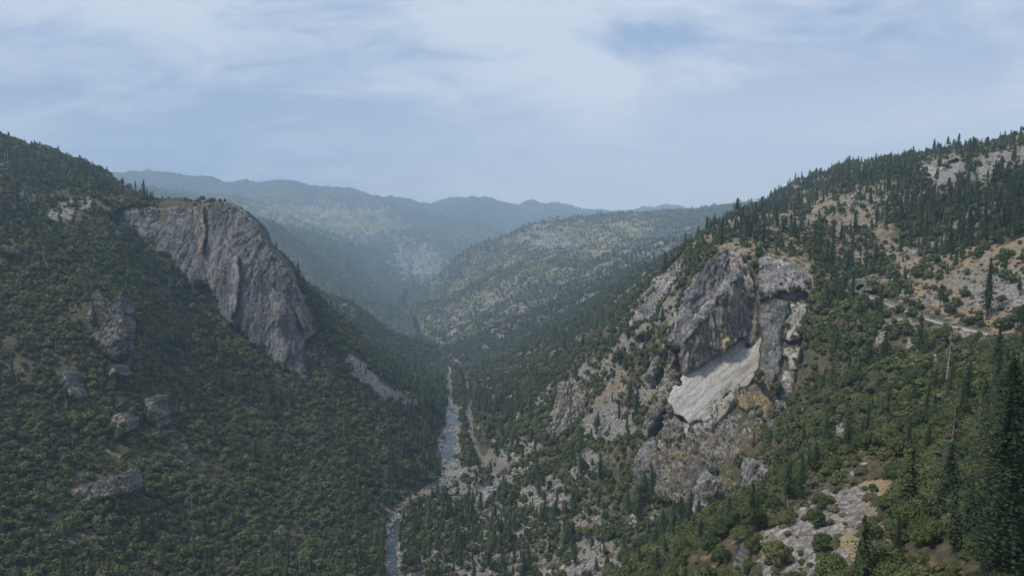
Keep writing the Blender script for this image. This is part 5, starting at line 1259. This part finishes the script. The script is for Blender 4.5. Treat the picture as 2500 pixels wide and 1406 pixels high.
def bump(az, el, saz, sel):
    # smooth patch round a direction of the sky
    x = math_(nt, 'DIVIDE', math_(nt, 'SUBTRACT', math_(nt, 'ARCTAN2', sp.outputs[0], sp.outputs[1]), math.radians(az)), math.radians(saz))
    y = math_(nt, 'DIVIDE', math_(nt, 'SUBTRACT', sp.outputs[2], math.sin(math.radians(el))), math.sin(math.radians(sel)))
    return math_(nt, 'EXPONENT', math_(nt, 'MULTIPLY', math_(nt, 'ADD', math_(nt, 'MULTIPLY', x, x), math_(nt, 'MULTIPLY', y, y)), -1.0))
cl = math_(nt, 'ADD', math_(nt, 'MULTIPLY', c1, 0.64), math_(nt, 'MULTIPLY', c2, 0.36))
for az, el, saz, sel, a_ in ((-30, 13, 16, 5, .07), (3, 17, 9, 2.2, .08), (30, 15, 20, 3, .06), (10, 7.5, 22, 3, -.07), (-12, 9, 16, 3, -.045), (4, 15.5, 5, 2, .05), (8, 19, 4, 1.2, -.10), (-24, 4, 14, 3, -.03), (26, 5, 14, 4, .05)):
    cl = math_(nt, 'ADD', cl, math_(nt, 'MULTIPLY', bump(az, el, saz, sel), a_ * 1.5))
k = mapr(nt, cl, 0.40, 0.59)
S = 0.10
skc = N(nt, 'VectorMath', {0: sky.outputs[0], 'Scale': S}, operation='SCALE').outputs[0]
veil = mix(nt, 0.85, skc, (0.265, 0.40, 0.67))               # thin high cloud everywhere
c = mix(nt, math_(nt, 'MULTIPLY', k, 0.9), veil, (0.78, 0.83, 0.91))
hz = mapr(nt, sp.outputs[2], 0.0, 0.27, 1.0, 0.0)
hz2 = mapr(nt, sp.outputs[0], -0.5, 0.35, 0.25, 0.95)
c = mix(nt, math_(nt, 'MULTIPLY', hz, hz2), c, (1.2, 1.1, 1.07))
c = mix(nt, mapr(nt, sp.outputs[2], -0.06, -0.01, 1.0, 0.0), c, (0.06, 0.07, 0.06))
nt.links.new(c, bg.inputs[0]); bg.inputs[1].default_value = 1.0

sd = bpy.data.lights.new('sun', 'SUN'); so = bpy.data.objects.new('sun', sd); COL.objects.link(so)
sd.energy = 3.4; sd.angle = math.radians(8); sd.color = (1, 0.90, 0.76)
dirv = Vector((math.sin(SUN_AZ) * math.cos(SUN_EL), math.cos(SUN_AZ) * math.cos(SUN_EL), math.sin(SUN_EL)))
so.rotation_euler = dirv.to_track_quat('Z', 'Y').to_euler()

hv = np.array([(x, y, z) for z in (-2600, 1800) for x, y in ((-19500, -1500), (19500, -1500), (19500, 20600), (-19500, 20600))])
hm = new_mesh('haze', hv, [(0, 3, 2, 1), (4, 5, 6, 7), (0, 1, 5, 4), (1, 2, 6, 5), (2, 3, 7, 6), (3, 0, 4, 7)], smooth=False)
m = bpy.data.materials.new('haze'); m.use_nodes = True; nt = m.node_tree
for n in list(nt.nodes):
    if n.type != 'OUTPUT_MATERIAL': nt.nodes.remove(n)
out = [n for n in nt.nodes if n.type == 'OUTPUT_MATERIAL'][0]
pv = N(nt, 'VolumePrincipled', {'Color': (0.55, 0.77, 1.0, 1), 'Density': 0.80e-4, 'Anisotropy': 0.0})
nt.links.new(pv.outputs[0], out.inputs['Volume'])
hm.materials.append(m)
link('haze', hm, kind='stuff')

SC.view_settings.view_transform = 'Standard'; SC.view_settings.look = 'None'; SC.view_settings.gamma = 1; SC.view_settings.exposure = 0
cy = SC.cycles
cy.use_denoising = True; cy.denoiser = 'OPENIMAGEDENOISE'
cy.max_bounces = 5; cy.diffuse_bounces = 2; cy.glossy_bounces = 1; cy.transmission_bounces = 1; cy.volume_bounces = 3; cy.transparent_max_bounces = 4
cy.caustics_reflective = False; cy.caustics_refractive = False
cy.use_adaptive_sampling = False
SC.render.film_transparent = False
